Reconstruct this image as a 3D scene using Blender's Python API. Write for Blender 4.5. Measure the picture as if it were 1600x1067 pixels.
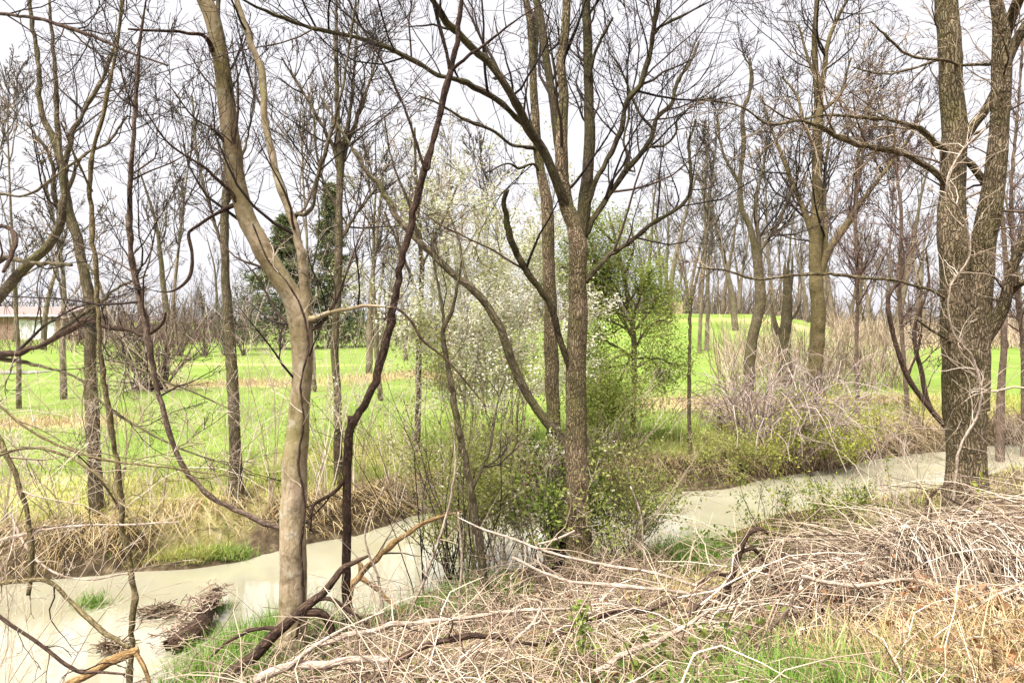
import bpy, math, random
import numpy as np

# ------------------------------------------------------------------ camera, sky, sun, exposure
sc = bpy.context.scene
for o in list(bpy.data.objects):
    bpy.data.objects.remove(o)
F, HY, EYE = 1067.0, 500.0, 3.0            # pixels per unit of tan (1600 px wide frame), horizon row, eye height over the water
cam_d = bpy.data.cameras.new('camera')
cam_d.sensor_width = 36.0
cam_d.lens = 36.0 * F / 1600.0
cam_d.shift_y = -(533.5 - HY) / 1600.0
cam_d.clip_start = 0.05
cam_d.clip_end = 4000
cam = bpy.data.objects.new('camera', cam_d)
cam.location = (0, 0, EYE)
cam.rotation_euler = (math.radians(90), 0, 0)
sc.collection.objects.link(cam)
sc.camera = cam

SUN_EL, SUN_AZ = math.radians(64), math.radians(212)     # azimuth from +Y, clockwise: behind the camera, a little to the left
world = bpy.data.worlds.new('World')
sc.world = world
world.use_nodes = True
wt = world.node_tree
wt.nodes.clear()
sky = wt.nodes.new('ShaderNodeTexSky')
sky.sky_type = 'NISHITA'
sky.sun_disc = False
sky.sun_elevation = SUN_EL
sky.sun_rotation = SUN_AZ
sky.dust_density = 4.0
hs = wt.nodes.new('ShaderNodeHueSaturation')
hs.inputs['Saturation'].default_value = 0.10
mx = wt.nodes.new('ShaderNodeMix')
mx.data_type = 'RGBA'
mx.inputs[0].default_value = 0.97                        # an even sheet of overcast over the clear sky
mx.inputs[7].default_value = (1.07, 1.055, 1.115, 1)
bg = wt.nodes.new('ShaderNodeBackground')
bg.inputs['Strength'].default_value = 0.10
wo = wt.nodes.new('ShaderNodeOutputWorld')
wt.links.new(sky.outputs[0], hs.inputs['Color'])
wt.links.new(hs.outputs[0], mx.inputs[6])
wt.links.new(mx.outputs[2], bg.inputs['Color'])
wt.links.new(bg.outputs[0], wo.inputs['Surface'])

sun_d = bpy.data.lights.new('sun', 'SUN')
sun_d.energy = 1.5
sun_d.angle = math.radians(24)
sun_d.color = (1.0, 0.965, 0.91)
sun = bpy.data.objects.new('sun', sun_d)
sun.rotation_euler = (math.radians(90) - SUN_EL, 0, -SUN_AZ + math.pi)
sc.collection.objects.link(sun)

vs = sc.view_settings
vs.view_transform = 'Standard'
vs.look = 'None'
vs.gamma = 1.0
vs.use_curve_mapping = False
vs.exposure = 3.17
sc.cycles.max_bounces = 4
sc.cycles.diffuse_bounces = 2
sc.cycles.adaptive_threshold = 0.02
sc.cycles.glossy_bounces = 2
sc.cycles.transparent_max_bounces = 4

rng = np.random.default_rng(11)
C = sc.collection

# ------------------------------------------------------------------ helpers: placing, meshes
def at(px, py, Y):
    return np.array(((px - 800.0) / F * Y, Y, EYE - (py - HY) / F * Y))

def sstep(a, b, x):
    t = np.clip((np.asarray(x, float) - a) / (b - a), 0, 1)
    return t * t * (3 - 2 * t)

def norm(v):
    return v / np.maximum(np.linalg.norm(v, axis=-1, keepdims=True), 1e-9)

TRIS = [0]
def make_mesh(name, V, faces, mat, attrs=None, smooth=True):
    """faces: list of int arrays (m,3) or (m,4)"""
    me = bpy.data.meshes.new(name)
    V = np.ascontiguousarray(V, np.float32)
    me.vertices.add(len(V))
    me.vertices.foreach_set('co', V.ravel())
    idx, starts, c, np_ = [], [], 0, 0
    for f in faces:
        if len(f) == 0:
            continue
        k = f.shape[1]
        idx.append(f.ravel())
        starts.append(c + np.arange(len(f)) * k)
        c += f.size
        np_ += len(f)
        TRIS[0] += len(f) * (k - 2)
    me.loops.add(c)
    me.loops.foreach_set('vertex_index', np.concatenate(idx).astype(np.int32))
    me.polygons.add(np_)
    me.polygons.foreach_set('loop_start', np.concatenate(starts).astype(np.int32))
    me.polygons.foreach_set('use_smooth', np.full(np_, smooth, bool))
    for an, (ty, arr) in (attrs or {}).items():
        a = me.attributes.new(an, ty, 'POINT')
        a.data.foreach_set('vector' if ty == 'FLOAT_VECTOR' else 'value', np.ascontiguousarray(arr, np.float32).ravel())
    me.update(calc_edges=True)
    me.validate()
    me.materials.append(mat)
    return me

def link(name, me, parent=None, loc=None):
    o = bpy.data.objects.new(name, me)
    C.objects.link(o)
    if parent is not None:
        o.parent = parent
    if loc is not None:
        o.location = loc
    return o

def tag(o, label=None, cat=None, group=None, kind=None):
    if label: o['label'] = label
    if cat: o['category'] = cat
    if group: o['group'] = group
    if kind: o['kind'] = kind
    return o

def thing(name, loc, label, cat, group=None):
    o = bpy.data.objects.new(name, None)
    o.empty_display_size = 0.2
    C.objects.link(o)
    o.location = loc
    return tag(o, label, cat, group)

class Tubes:
    """collects poly-lines with radii; one mesh with seamless bark coordinates and a tint per line"""
    def __init__(s):
        s.b = []
    def add(s, P, R, sides=3, tint=None):
        P = np.asarray(P, float); R = np.asarray(R, float)
        if P.ndim == 2:
            P, R = P[None], R[None]
        if len(P):
            s.b.append((P, R, sides, rng.random(len(P)) if tint is None else np.full(len(P), tint)))
        return s
    def mesh(s, name, mat, origin=(0, 0, 0), cap=True):
        Vs, Fs, T3, Bk, Ti, off = [], [], [], [], [], 0
        for P, R, k, tint in s.b:
            m, n, _ = P.shape
            T = np.gradient(P, axis=1)
            T = norm(T)
            md = np.abs(norm(T.mean(1)))
            ref = np.eye(3)[md.argmin(1)][:, None, :] + 0.001
            U = norm(np.cross(T, np.broadcast_to(ref, T.shape)))
            W = np.cross(T, U)
            a = np.arange(k) * 2 * math.pi / k
            ca, sa = np.cos(a), np.sin(a)
            V = P[:, :, None, :] + R[:, :, None, None] * (ca[None, None, :, None] * U[:, :, None, :] + sa[None, None, :, None] * W[:, :, None, :])
            ln = np.concatenate([np.zeros((m, 1)), np.cumsum(np.linalg.norm(np.diff(P, axis=1), axis=2), 1)], 1)
            bk = np.stack([R[:, :, None] * ca, R[:, :, None] * sa, np.broadcast_to(ln[:, :, None], (m, n, k)) + tint[:, None, None] * 7], -1)
            Vs.append(V.reshape(-1, 3)); Bk.append(bk.reshape(-1, 3)); Ti.append(np.repeat(tint, n * k))
            base = off + (np.arange(m)[:, None, None] * n + np.arange(n - 1)[None, :, None]) * k
            j = np.arange(k)[None, None, :]; j2 = (j + 1) % k
            Fs.append(np.stack([base + j, base + j2, base + k + j2, base + k + j], -1).reshape(-1, 4))
            if cap and k >= 5:
                for e, sgn in ((0, -1), (n - 1, 1)):
                    r0 = off + (np.arange(m) * n + e) * k
                    for q in range(1, k - 1):
                        t = np.stack([r0, r0 + q, r0 + q + 1], -1)
                        T3.append(t if sgn > 0 else t[:, ::-1])
            off += m * n * k
        V = np.concatenate(Vs) - np.asarray(origin)
        faces = [np.concatenate(Fs)]
        if T3:
            faces.append(np.concatenate(T3))
        return make_mesh(name, V, faces, mat, {'bark': ('FLOAT_VECTOR', np.concatenate(Bk)), 'tint': ('FLOAT', np.concatenate(Ti))})

def spline(pts, n=None, step=None):
    """smooth a traced line; pts (k, d) -> (n, d)"""
    pts = np.asarray(pts, float)
    d = np.concatenate([[0], np.cumsum(np.linalg.norm(np.diff(pts[:, :3], axis=0), axis=1))])
    if n is None:
        n = max(4, int(d[-1] / step) + 1)
    if len(pts) == 2:
        t = np.linspace(0, 1, n)[:, None]
        return pts[0] * (1 - t) + pts[1] * t
    tan = np.gradient(pts, d, axis=0)
    s = np.linspace(0, d[-1], n)
    i = np.clip(np.searchsorted(d, s, side='right') - 1, 0, len(d) - 2)
    h = (d[i + 1] - d[i])[:, None]
    t = ((s - d[i])[:, None]) / h
    return (2*t**3 - 3*t**2 + 1) * pts[i] + (t**3 - 2*t**2 + t) * h * tan[i] + (-2*t**3 + 3*t**2) * pts[i+1] + (t**3 - t**2) * h * tan[i+1]

def spawn(P, R, k, t0, t1, Lf, ang, n, rf=0.55, up=0.15, jit=0.22, rmin=0.003, Labs=None, taper=0.75):
    """children of every line in P: (m,n,3) -> (m*k,n,3)"""
    m, N, _ = P.shape
    seg = np.linalg.norm(np.diff(P, axis=1), axis=2).sum(1)
    t = rng.uniform(t0, t1, (m, k))
    f = t * (N - 1)
    i = np.clip(f.astype(int), 0, N - 2)
    w = (f - i)[..., None]
    ar = np.arange(m)[:, None]
    base = P[ar, i] * (1 - w) + P[ar, i + 1] * w
    tan = norm(P[ar, i + 1] - P[ar, i])
    rad = R[ar, i] * (1 - w[..., 0]) + R[ar, i + 1] * w[..., 0]
    rn = rng.normal(size=(m, k, 3))
    perp = norm(rn - (rn * tan).sum(-1, keepdims=True) * tan)
    a = rng.normal(ang, 0.22, (m, k))[..., None]
    d = tan * np.cos(a) + perp * np.sin(a)
    L = (seg[:, None] * Lf if Labs is None else Labs) * (1.1 - 0.6 * t) * rng.uniform(0.45, 1.25, (m, k))
    r = np.maximum(np.minimum(rad * rf * rng.uniform(0.7, 1.1, (m, k)), 0.004 + 0.011 * L), rmin)
    M = m * k
    d = d.reshape(M, 1, 3); L = L.reshape(M, 1, 1); r = r.reshape(M, 1)
    walk = np.cumsum(rng.normal(0, jit, (M, n - 1, 3)), 1)
    walk[..., 2] += up * np.arange(1, n)[None, :]
    st = norm(d + walk) * (L / (n - 1))
    Q = np.concatenate([np.zeros((M, 1, 3)), np.cumsum(st, 1)], 1) + base.reshape(M, 1, 3)
    RR = np.maximum(r * (1 - taper * np.linspace(0, 1, n)[None, :]), rmin * 0.7)
    return Q, RR

# ------------------------------------------------------------------ materials
def nodes(name):
    m = bpy.data.materials.new(name)
    m.use_nodes = True
    t = m.node_tree
    return m, t, t.nodes['Principled BSDF']

def N(t, kind, **kw):
    n = t.nodes.new(kind)
    for k, v in kw.items():
        if hasattr(n, k):
            setattr(n, k, v)
        else:
            n.inputs[k].default_value = v
    return n

def ramp(t, src, stops):
    r = t.nodes.new('ShaderNodeValToRGB')
    el = r.color_ramp.elements
    while len(el) < len(stops):
        el.new(0.5)
    for e, (p, c) in zip(el, stops):
        e.position = p
        e.color = (*c, 1)
    t.links.new(src, r.inputs[0])
    return r.outputs[0]

def mix(t, fac, a, b, blend='MIX'):
    m = t.nodes.new('ShaderNodeMix')
    m.data_type = 'RGBA'
    m.blend_type = blend
    for s, v in ((m.inputs[0], fac), (m.inputs[6], a), (m.inputs[7], b)):
        if isinstance(v, bpy.types.NodeSocket):
            t.links.new(v, s)
        elif isinstance(v, (int, float)):
            s.default_value = v
        else:
            s.default_value = (*v, 1)
    return m.outputs[2]

def attr(t, name, out='Fac'):
    a = t.nodes.new('ShaderNodeAttribute')
    a.attribute_name = name
    return a.outputs[out]

def bark(name, dark, mid, light, fur=28.0, zs=0.16, bump=0.9, moss=None, moss_amt=0.35, dist=0.02, plates=0.45, upper=None, up0=2.2, up1=4.2):
    m, t, b = nodes(name)
    v0 = attr(t, 'bark', 'Vector')
    wn = N(t, 'ShaderNodeTexNoise', Scale=9.0, Detail=3.0)
    t.links.new(v0, wn.inputs['Vector'])
    wm = N(t, 'ShaderNodeVectorMath', operation='MULTIPLY_ADD')
    wm.inputs[1].default_value = (.07, .07, .22)
    t.links.new(wn.outputs['Color'], wm.inputs[0]); t.links.new(v0, wm.inputs[2])
    v = wm.outputs[0]
    mp = N(t, 'ShaderNodeMapping')
    mp.inputs['Scale'].default_value = (1, 1, zs)
    t.links.new(v, mp.inputs[0])
    n1 = N(t, 'ShaderNodeTexNoise', Scale=fur, Detail=5.0, Roughness=0.62)
    t.links.new(mp.outputs[0], n1.inputs['Vector'])
    vo = N(t, 'ShaderNodeTexVoronoi', Scale=fur * 1.1, feature='DISTANCE_TO_EDGE')
    t.links.new(mp.outputs[0], vo.inputs['Vector'])
    mu = N(t, 'ShaderNodeMath', operation='MULTIPLY')
    t.links.new(n1.outputs[0], mu.inputs[0])
    vr = N(t, 'ShaderNodeMapRange')
    vr.inputs[1].default_value = 0.0; vr.inputs[2].default_value = 0.22; vr.inputs[3].default_value = plates; vr.inputs[4].default_value = 1.15
    t.links.new(vo.outputs[0], vr.inputs[0])
    t.links.new(vr.outputs[0], mu.inputs[1])
    col = ramp(t, mu.outputs[0], [(0.22, dark), (0.42, mid), (0.66, light)])
    n2 = N(t, 'ShaderNodeTexNoise', Scale=2.3, Detail=3.0)
    t.links.new(v, n2.inputs['Vector'])
    col = mix(t, 0.35, col, ramp(t, n2.outputs[0], [(0.35, tuple(x * 0.6 for x in mid)), (0.65, light)]))
    if moss:
        n3 = N(t, 'ShaderNodeTexNoise', Scale=1.7, Detail=4.0)
        t.links.new(v, n3.inputs['Vector'])
        r = N(t, 'ShaderNodeMapRange')
        r.inputs[1].default_value = 0.38; r.inputs[2].default_value = 0.66; r.inputs[4].default_value = moss_amt
        t.links.new(n3.outputs[0], r.inputs[0])
        col = mix(t, r.outputs[0], col, moss)
    if upper:
        nl = N(t, 'ShaderNodeTexNoise', Scale=7.0, Detail=7.0, Roughness=0.65)
        t.links.new(v0, nl.inputs['Vector'])
        lr = N(t, 'ShaderNodeMapRange'); lr.inputs[1].default_value = .55; lr.inputs[2].default_value = .63; lr.inputs[4].default_value = .65
        t.links.new(nl.outputs[0], lr.inputs[0])
        col = mix(t, lr.outputs[0], col, (.40, .37, .28))
        sx = N(t, 'ShaderNodeSeparateXYZ'); t.links.new(v, sx.inputs[0])
        r = N(t, 'ShaderNodeMapRange')
        r.inputs[1].default_value = up0; r.inputs[2].default_value = up1; r.inputs[4].default_value = 0.8
        t.links.new(sx.outputs[2], r.inputs[0])
        col = mix(t, r.outputs[0], col, mix(t, 0.75, col, upper, 'MULTIPLY'))
    n5 = N(t, 'ShaderNodeTexNoise', Scale=11.0, Detail=6.0, Roughness=0.7)
    t.links.new(v0, n5.inputs['Vector'])
    col = mix(t, 0.7, col, ramp(t, n5.outputs[0], [(0.36, (0.45, 0.42, 0.38)), (0.50, (1, 1, 1)), (0.66, (1.0, 1.0, 0.97))]), 'MULTIPLY')
    t.links.new(col, b.inputs['Base Color'])
    b.inputs['Roughness'].default_value = 0.92
    b.inputs['Specular IOR Level'].default_value = 0.2
    bp = N(t, 'ShaderNodeBump', Strength=bump, Distance=dist)
    t.links.new(mu.outputs[0], bp.inputs['Height'])
    t.links.new(bp.outputs[0], b.inputs['Normal'])
    return m

def strands(name, stops, rough=0.8, noise=9.0, trans=0.0):
    """colour picked per strand by its tint, broken up along it"""
    m, t, b = nodes(name)
    v = t.nodes.new('ShaderNodeTexCoord')
    n = N(t, 'ShaderNodeTexNoise', Scale=noise, Detail=3.0)
    t.links.new(v.outputs['Object'], n.inputs['Vector'])
    ad = N(t, 'ShaderNodeMath', operation='MULTIPLY_ADD')
    t.links.new(n.outputs[0], ad.inputs[0]); ad.inputs[1].default_value = 0.5
    ad2 = N(t, 'ShaderNodeMath', operation='SUBTRACT'); ad2.inputs[1].default_value = 0.25
    t.links.new(attr(t, 'tint'), ad2.inputs[0])
    t.links.new(ad2.outputs[0], ad.inputs[2])
    col = ramp(t, ad.outputs[0], stops)
    t.links.new(col, b.inputs['Base Color'])
    b.inputs['Roughness'].default_value = rough
    b.inputs['Specular IOR Level'].default_value = 0.25
    if trans:
        tr = N(t, 'ShaderNodeBsdfTranslucent')
        t.links.new(col, tr.inputs['Color'])
        ms = N(t, 'ShaderNodeMixShader'); ms.inputs[0].default_value = trans
        out = t.nodes['Material Output']
        t.links.new(b.outputs[0], ms.inputs[1]); t.links.new(tr.outputs[0], ms.inputs[2])
        t.links.new(ms.outputs[0], out.inputs['Surface'])
    return m

def plain(name, c, rough=0.7, noise=6.0, var=0.25):
    m, t, b = nodes(name)
    v = t.nodes.new('ShaderNodeTexCoord')
    n = N(t, 'ShaderNodeTexNoise', Scale=noise, Detail=5.0)
    t.links.new(v.outputs['Object'], n.inputs['Vector'])
    col = ramp(t, n.outputs[0], [(0.3, tuple(x * (1 - var) for x in c)), (0.7, tuple(min(1, x * (1 + var)) for x in c))])
    t.links.new(col, b.inputs['Base Color'])
    b.inputs['Roughness'].default_value = rough
    return m

M = {}
M['pale_bark'] = bark('pale_bark', (0.10, 0.07, 0.04), (0.28, 0.21, 0.13), (0.43, 0.34, 0.24), fur=17, zs=0.35, bump=0.7, dist=0.015, moss=(0.19, 0.165, 0.055), moss_amt=0.75, plates=0.8, upper=(0.33, 0.29, 0.17))
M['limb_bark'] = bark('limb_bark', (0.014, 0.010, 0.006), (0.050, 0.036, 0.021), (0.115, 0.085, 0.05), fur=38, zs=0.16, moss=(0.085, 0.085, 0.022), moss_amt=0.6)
M['oak_bark'] = bark('oak_bark', (0.045, 0.028, 0.015), (0.185, 0.13, 0.075), (0.35, 0.26, 0.17), fur=48, zs=0.17, bump=1.0, plates=0.15, dist=.025, moss=(0.13, 0.14, 0.035), moss_amt=0.45)
M['ridged_bark'] = bark('ridged_bark', (0.035, 0.024, 0.014), (0.175, 0.128, 0.075), (0.37, 0.285, 0.185), fur=36, zs=0.19, bump=1.0, plates=0.12, dist=.03, moss=(0.11, 0.10, 0.025), moss_amt=0.5)
M['dark_bark'] = bark('dark_bark', (0.014, 0.008, 0.006), (0.045, 0.026, 0.018), (0.12, 0.075, 0.05), fur=40, zs=0.25, bump=0.6)
M['grey_bark'] = bark('grey_bark', (0.025, 0.018, 0.013), (0.085, 0.064, 0.042), (0.20, 0.155, 0.10), fur=32, zs=0.2, moss=(0.12, 0.12, 0.03), moss_amt=0.4)
M['red_bark'] = bark('red_bark', (0.04, 0.025, 0.018), (0.105, 0.07, 0.05), (0.24, 0.175, 0.13), fur=50, zs=0.3, bump=0.5)
M['olive_bark'] = bark('olive_bark', (0.035, 0.027, 0.012), (0.115, 0.088, 0.038), (0.24, 0.185, 0.095), fur=50, zs=0.3, bump=0.5)
M['bleached_wood'] = bark('bleached_wood', (0.16, 0.11, 0.08), (0.38, 0.29, 0.22), (0.58, 0.48, 0.40), fur=60, zs=0.08, bump=0.5)
M['orange_wood'] = bark('orange_wood', (0.10, 0.05, 0.02), (0.30, 0.18, 0.07), (0.48, 0.32, 0.16), fur=60, zs=0.05, bump=0.6)
M['twig_dark'] = strands('twig_dark', [(0.1, (0.010, 0.007, 0.006)), (0.5, (0.028, 0.018, 0.014)), (0.9, (0.085, 0.055, 0.038))])
M['twig_tan'] = strands('twig_tan', [(0.1, (0.05, 0.03, 0.018)), (0.5, (0.15, 0.10, 0.06)), (0.9, (0.38, 0.30, 0.21))])
M['twig_red'] = strands('twig_red', [(0.1, (0.04, 0.02, 0.02)), (0.5, (0.10, 0.058, 0.05)), (0.9, (0.23, 0.15, 0.12))])
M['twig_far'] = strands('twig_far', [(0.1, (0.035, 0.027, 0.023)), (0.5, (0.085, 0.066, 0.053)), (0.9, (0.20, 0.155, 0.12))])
M['bark_far'] = bark('bark_far', (0.06, 0.048, 0.036), (0.17, 0.135, 0.10), (0.30, 0.24, 0.18), fur=14, zs=0.2, moss=(0.15, 0.13, 0.05), moss_amt=0.4)  # greyer, lighter than near bark: distance haze put into the colour
M['thatch'] = strands('thatch', [(0.0, (0.035, 0.02, 0.014)), (0.25, (0.13, 0.082, 0.056)), (0.5, (0.32, 0.24, 0.165)), (0.72, (0.52, 0.42, 0.315)), (0.95, (0.72, 0.63, 0.52))], noise=5)
M['twig_pale'] = strands('twig_pale', [(0.1, (0.24, 0.17, 0.12)), (0.5, (0.42, 0.33, 0.25)), (0.9, (0.62, 0.53, 0.43))])
M['cane'] = strands('cane', [(0.0, (0.10, 0.062, 0.042)), (0.4, (0.30, 0.215, 0.15)), (1.0, (0.56, 0.45, 0.34))], noise=4)
M['cane_grey'] = strands('cane_grey', [(0.0, (0.07, 0.045, 0.038)), (0.4, (0.20, 0.145, 0.125)), (1.0, (0.44, 0.35, 0.31))], noise=4)
M['straw'] = strands('straw', [(0.0, (0.17, 0.10, 0.045)), (0.35, (0.37, 0.265, 0.125)), (1.0, (0.62, 0.51, 0.30))], trans=0.25)
M['rank'] = strands('rank', [(0.0, (0.32, 0.23, 0.09)), (0.28, (0.50, 0.41, 0.18)), (0.48, (0.44, 0.44, 0.12)), (0.72, (0.28, 0.345, 0.06)), (1.0, (0.18, 0.27, 0.035))], trans=0.3)
M['green_grass'] = strands('green_grass', [(0.0, (0.09, 0.17, 0.025)), (0.5, (0.16, 0.28, 0.04)), (1.0, (0.27, 0.36, 0.10))], trans=0.35)
M['lawn_blade'] = strands('lawn_blade', [(0.0, (0.10, 0.16, 0.02)), (0.5, (0.16, 0.22, 0.04)), (1.0, (0.32, 0.32, 0.12))], trans=0.3)
M['leaf_spring'] = strands('leaf_spring', [(0.0, (0.07, 0.12, 0.02)), (0.4, (0.15, 0.21, 0.035)), (1.0, (0.29, 0.35, 0.08))], trans=0.45)
M['leaf_fresh'] = strands('leaf_fresh', [(0.0, (0.11, 0.15, 0.025)), (0.4, (0.21, 0.265, 0.045)), (1.0, (0.34, 0.385, 0.10))], trans=0.5)
M['leaf_olive'] = strands('leaf_olive', [(0.0, (0.15, 0.17, 0.035)), (0.4, (0.29, 0.315, 0.075)), (1.0, (0.45, 0.455, 0.17))], trans=0.5)
M['leaf_yellow'] = strands('leaf_yellow', [(0.0, (0.18, 0.22, 0.03)), (0.5, (0.32, 0.36, 0.05)), (1.0, (0.48, 0.46, 0.10))], trans=0.4)
M['blossom'] = strands('blossom', [(0.0, (0.40, 0.40, 0.24)), (0.45, (0.60, 0.58, 0.44)), (1.0, (0.78, 0.76, 0.66))], trans=0.35)
M['needle'] = strands('needle', [(0.0, (0.045, 0.06, 0.025)), (0.5, (0.11, 0.135, 0.055)), (1.0, (0.25, 0.255, 0.13))], trans=0.2)
M['dead_leaf'] = strands('dead_leaf', [(0.0, (0.16, 0.06, 0.025)), (0.5, (0.34, 0.17, 0.08)), (1.0, (0.55, 0.40, 0.27))], trans=0.15)

# ------------------------------------------------------------------ terrain
FAR = np.array([(-400, -20), (-60, 3), (-20, 6.6), (-8, 7.6), (-5.85, 7.8), (-5.0, 8.0), (-4.45, 8.15), (-3.84, 8.25), (-3.3, 8.5), (-3.04, 8.95), (-2.15, 9.5), (-1.5, 10.5), (-.2, 11.1), (1.2, 11.6),
                (2.67, 11.9), (3.85, 12.15), (4.9, 13.0), (6.4, 13.7), (7.95, 14.8), (11.7, 16.4), (18, 19), (60, 36), (400, 120)], float)
NEAR = np.array([(-400, -60), (-30, -8), (-6, 0), (-4.5, 2), (-3.3, 4.5), (-2.9, 5.65), (-2.55, 6.55), (-1.9, 6.9), (-1.3, 7.0), (-.75, 7.8), (.2, 8.3), (1.65, 8.75), (2.45, 9.0), (4, 10.5), (5.7, 11.3),
                 (7.5, 12.2), (10.9, 14.3), (18, 17), (60, 33), (400, 112)], float)

def pdist(L, x, y):
    d = np.full(x.shape, 1e9)
    for (ax, ay), (bx, by) in zip(L[:-1], L[1:]):
        vx, vy = bx - ax, by - ay
        t = np.clip(((x - ax) * vx + (y - ay) * vy) / (vx * vx + vy * vy), 0, 1)
        d = np.minimum(d, np.hypot(x - ax - t * vx, y - ay - t * vy))
    return d

def wob(x, y, s, seed):
    r = np.random.default_rng(seed)
    o = 0
    for k in range(5):
        a, ph = r.uniform(0, 6.28), r.uniform(0, 6.28)
        f = s * r.uniform(0.6, 1.7)
        o = o + np.sin((x * math.cos(a) + y * math.sin(a)) * f + ph)
    return o / 5

def sides(x, y):
    x = np.asarray(x, float); y = np.asarray(y, float)
    dn = np.where(y < np.interp(x, NEAR[:, 0], NEAR[:, 1]), 1, -1) * pdist(NEAR, x, y)
    df = np.where(y > np.interp(x, FAR[:, 0], FAR[:, 1]), 1, -1) * pdist(FAR, x, y)
    return dn, df

def height(x, y, dd=None):
    x = np.asarray(x, float); y = np.asarray(y, float)
    dn, df = sides(x, y) if dd is None else dd
    hn = np.interp(dn, [-1, 0, .3, 1, 2, 3, 4, 5, 6.5, 9, 40], [-.5, 0, .10, .30, .50, .74, 1.0, 1.22, 1.38, 1.45, 1.55])
    hn = hn + sstep(1, 2.5, dn) * (0.34 * np.exp(-((x - 4.2) / .95) ** 2 - ((y - 5.0) / .65) ** 2) + 0.10 * np.exp(-((x - 2.9) / .6) ** 2 - ((y - 4.6) / .45) ** 2) - .24 * np.exp(-((x - 2.1) / .22) ** 2 - ((y - 4.1) / .25) ** 2) - .22 * np.exp(-((x - 2.95) / .25) ** 2 - ((y - 4.25) / .2) ** 2))
    hn = hn - .24 * sstep(5.3, 6.8, y) * sstep(.9, 2.2, x) * sstep(.3, 1.2, dn)
    hn = hn + sstep(0.2, 1.5, dn) * 0.05 * wob(x, y, 2.6, 1)
    spit = np.exp(-((x + 3.95) / 0.62) ** 4)
    d2 = df - 0.5 * spit + 0.07 * wob(x, y, 5, 2) * (df > 0)
    hf = np.where(df > 0, sstep(0, .12, df) * .09 * spit, 0) + sstep(0, .34, d2) * .52 + sstep(.3, 2.6, d2) * .16
    hf = np.where(df < 0, np.maximum(df, -1) * .5, hf)
    s = x / np.maximum(y, 1)
    rise = sstep(22, 62, y) * sstep(-0.14, 0.16, s) * 2.85 * (1 - 0.8 * sstep(.36, .56, s))
    hf = hf + rise + sstep(.6, 4, df) * (0.035 * wob(x, y, 1.1, 3) + 0.10 * wob(x, y, .16, 4) * sstep(14, 40, y))
    return np.where(dn > 0, hn, np.where(df > -1e8, hf, 0))

def graded(lo, hi, step, far_lo, far_hi, g=1.13):
    mid = np.arange(lo, hi + 1e-6, step)
    up, v, s = [], hi, step
    while v < far_hi:
        s *= g; v += s; up.append(v)
    dn, v, s = [], lo, step
    while v > far_lo:
        s *= g; v -= s; dn.append(v)
    return np.array(dn[::-1] + list(mid) + up)

gx = graded(-9, 13, .19, -900, 900)
gy = graded(2, 18, .15, -120, 1500, 1.10)
GX, GY = np.meshgrid(gx, gy)
dn, df = sides(GX, GY)
GZ = height(GX, GY, (dn, df))
nx, ny = len(gx), len(gy)
ii = (np.arange(ny - 1)[:, None] * nx + np.arange(nx - 1)[None, :])
quads = np.stack([ii, ii + 1, ii + nx + 1, ii + nx], -1).reshape(-1, 4)

def straw_mask(x, y, df):
    s = 0
    for cx, cy, sx, sy, a in ((-11.0, 15.4, 2.6, .8, 1), (-10.0, 24.5, 3.2, 1.3, .9), (-4.6, 27.5, 3.2, 2.2, .8), (4.7, 19.0, 2.6, 1.5, .8), (8.0, 17.4, 3.2, 1.3, .75), (11.0, 19.4, 3.0, 1.4, .9),
                             (22, 50, 12, 2.5, .9), (-6.3, 9.6, .9, .35, .9), (-16, 36, 12, .8, .7)):
        s = s + a * np.exp(-((x - cx + wob(x, y, .9, 21) * .8) / sx) ** 2 - ((y - cy + wob(x, y, 1.3, 22) * .5) / sy) ** 2)
    edge = (1 - sstep(.7, 3.4 + 1.2 * wob(x, y, 1.2, 5), df)) * (.85 - .35 * sstep(-1, 3, x))
    return np.clip(s + edge, 0, 1)

straw = np.where(df > 0, straw_mask(GX, GY, df), .35)
soil = np.where(dn > -0.3, 1.0, 0) + np.where((df < .75) & (dn < 0), 1.0 - sstep(.3, .75, df), 0)
far_wood = sstep(64, 70, GY + 6 * wob(GX, GY, .07, 6)) * sstep(-.05, .1, GX / np.maximum(GY, 1)) + sstep(.5, .6, GX / np.maximum(GY, 1)) * sstep(46, 52, GY)
straw = np.maximum(straw, np.clip(far_wood, 0, 1) * .8)

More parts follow.
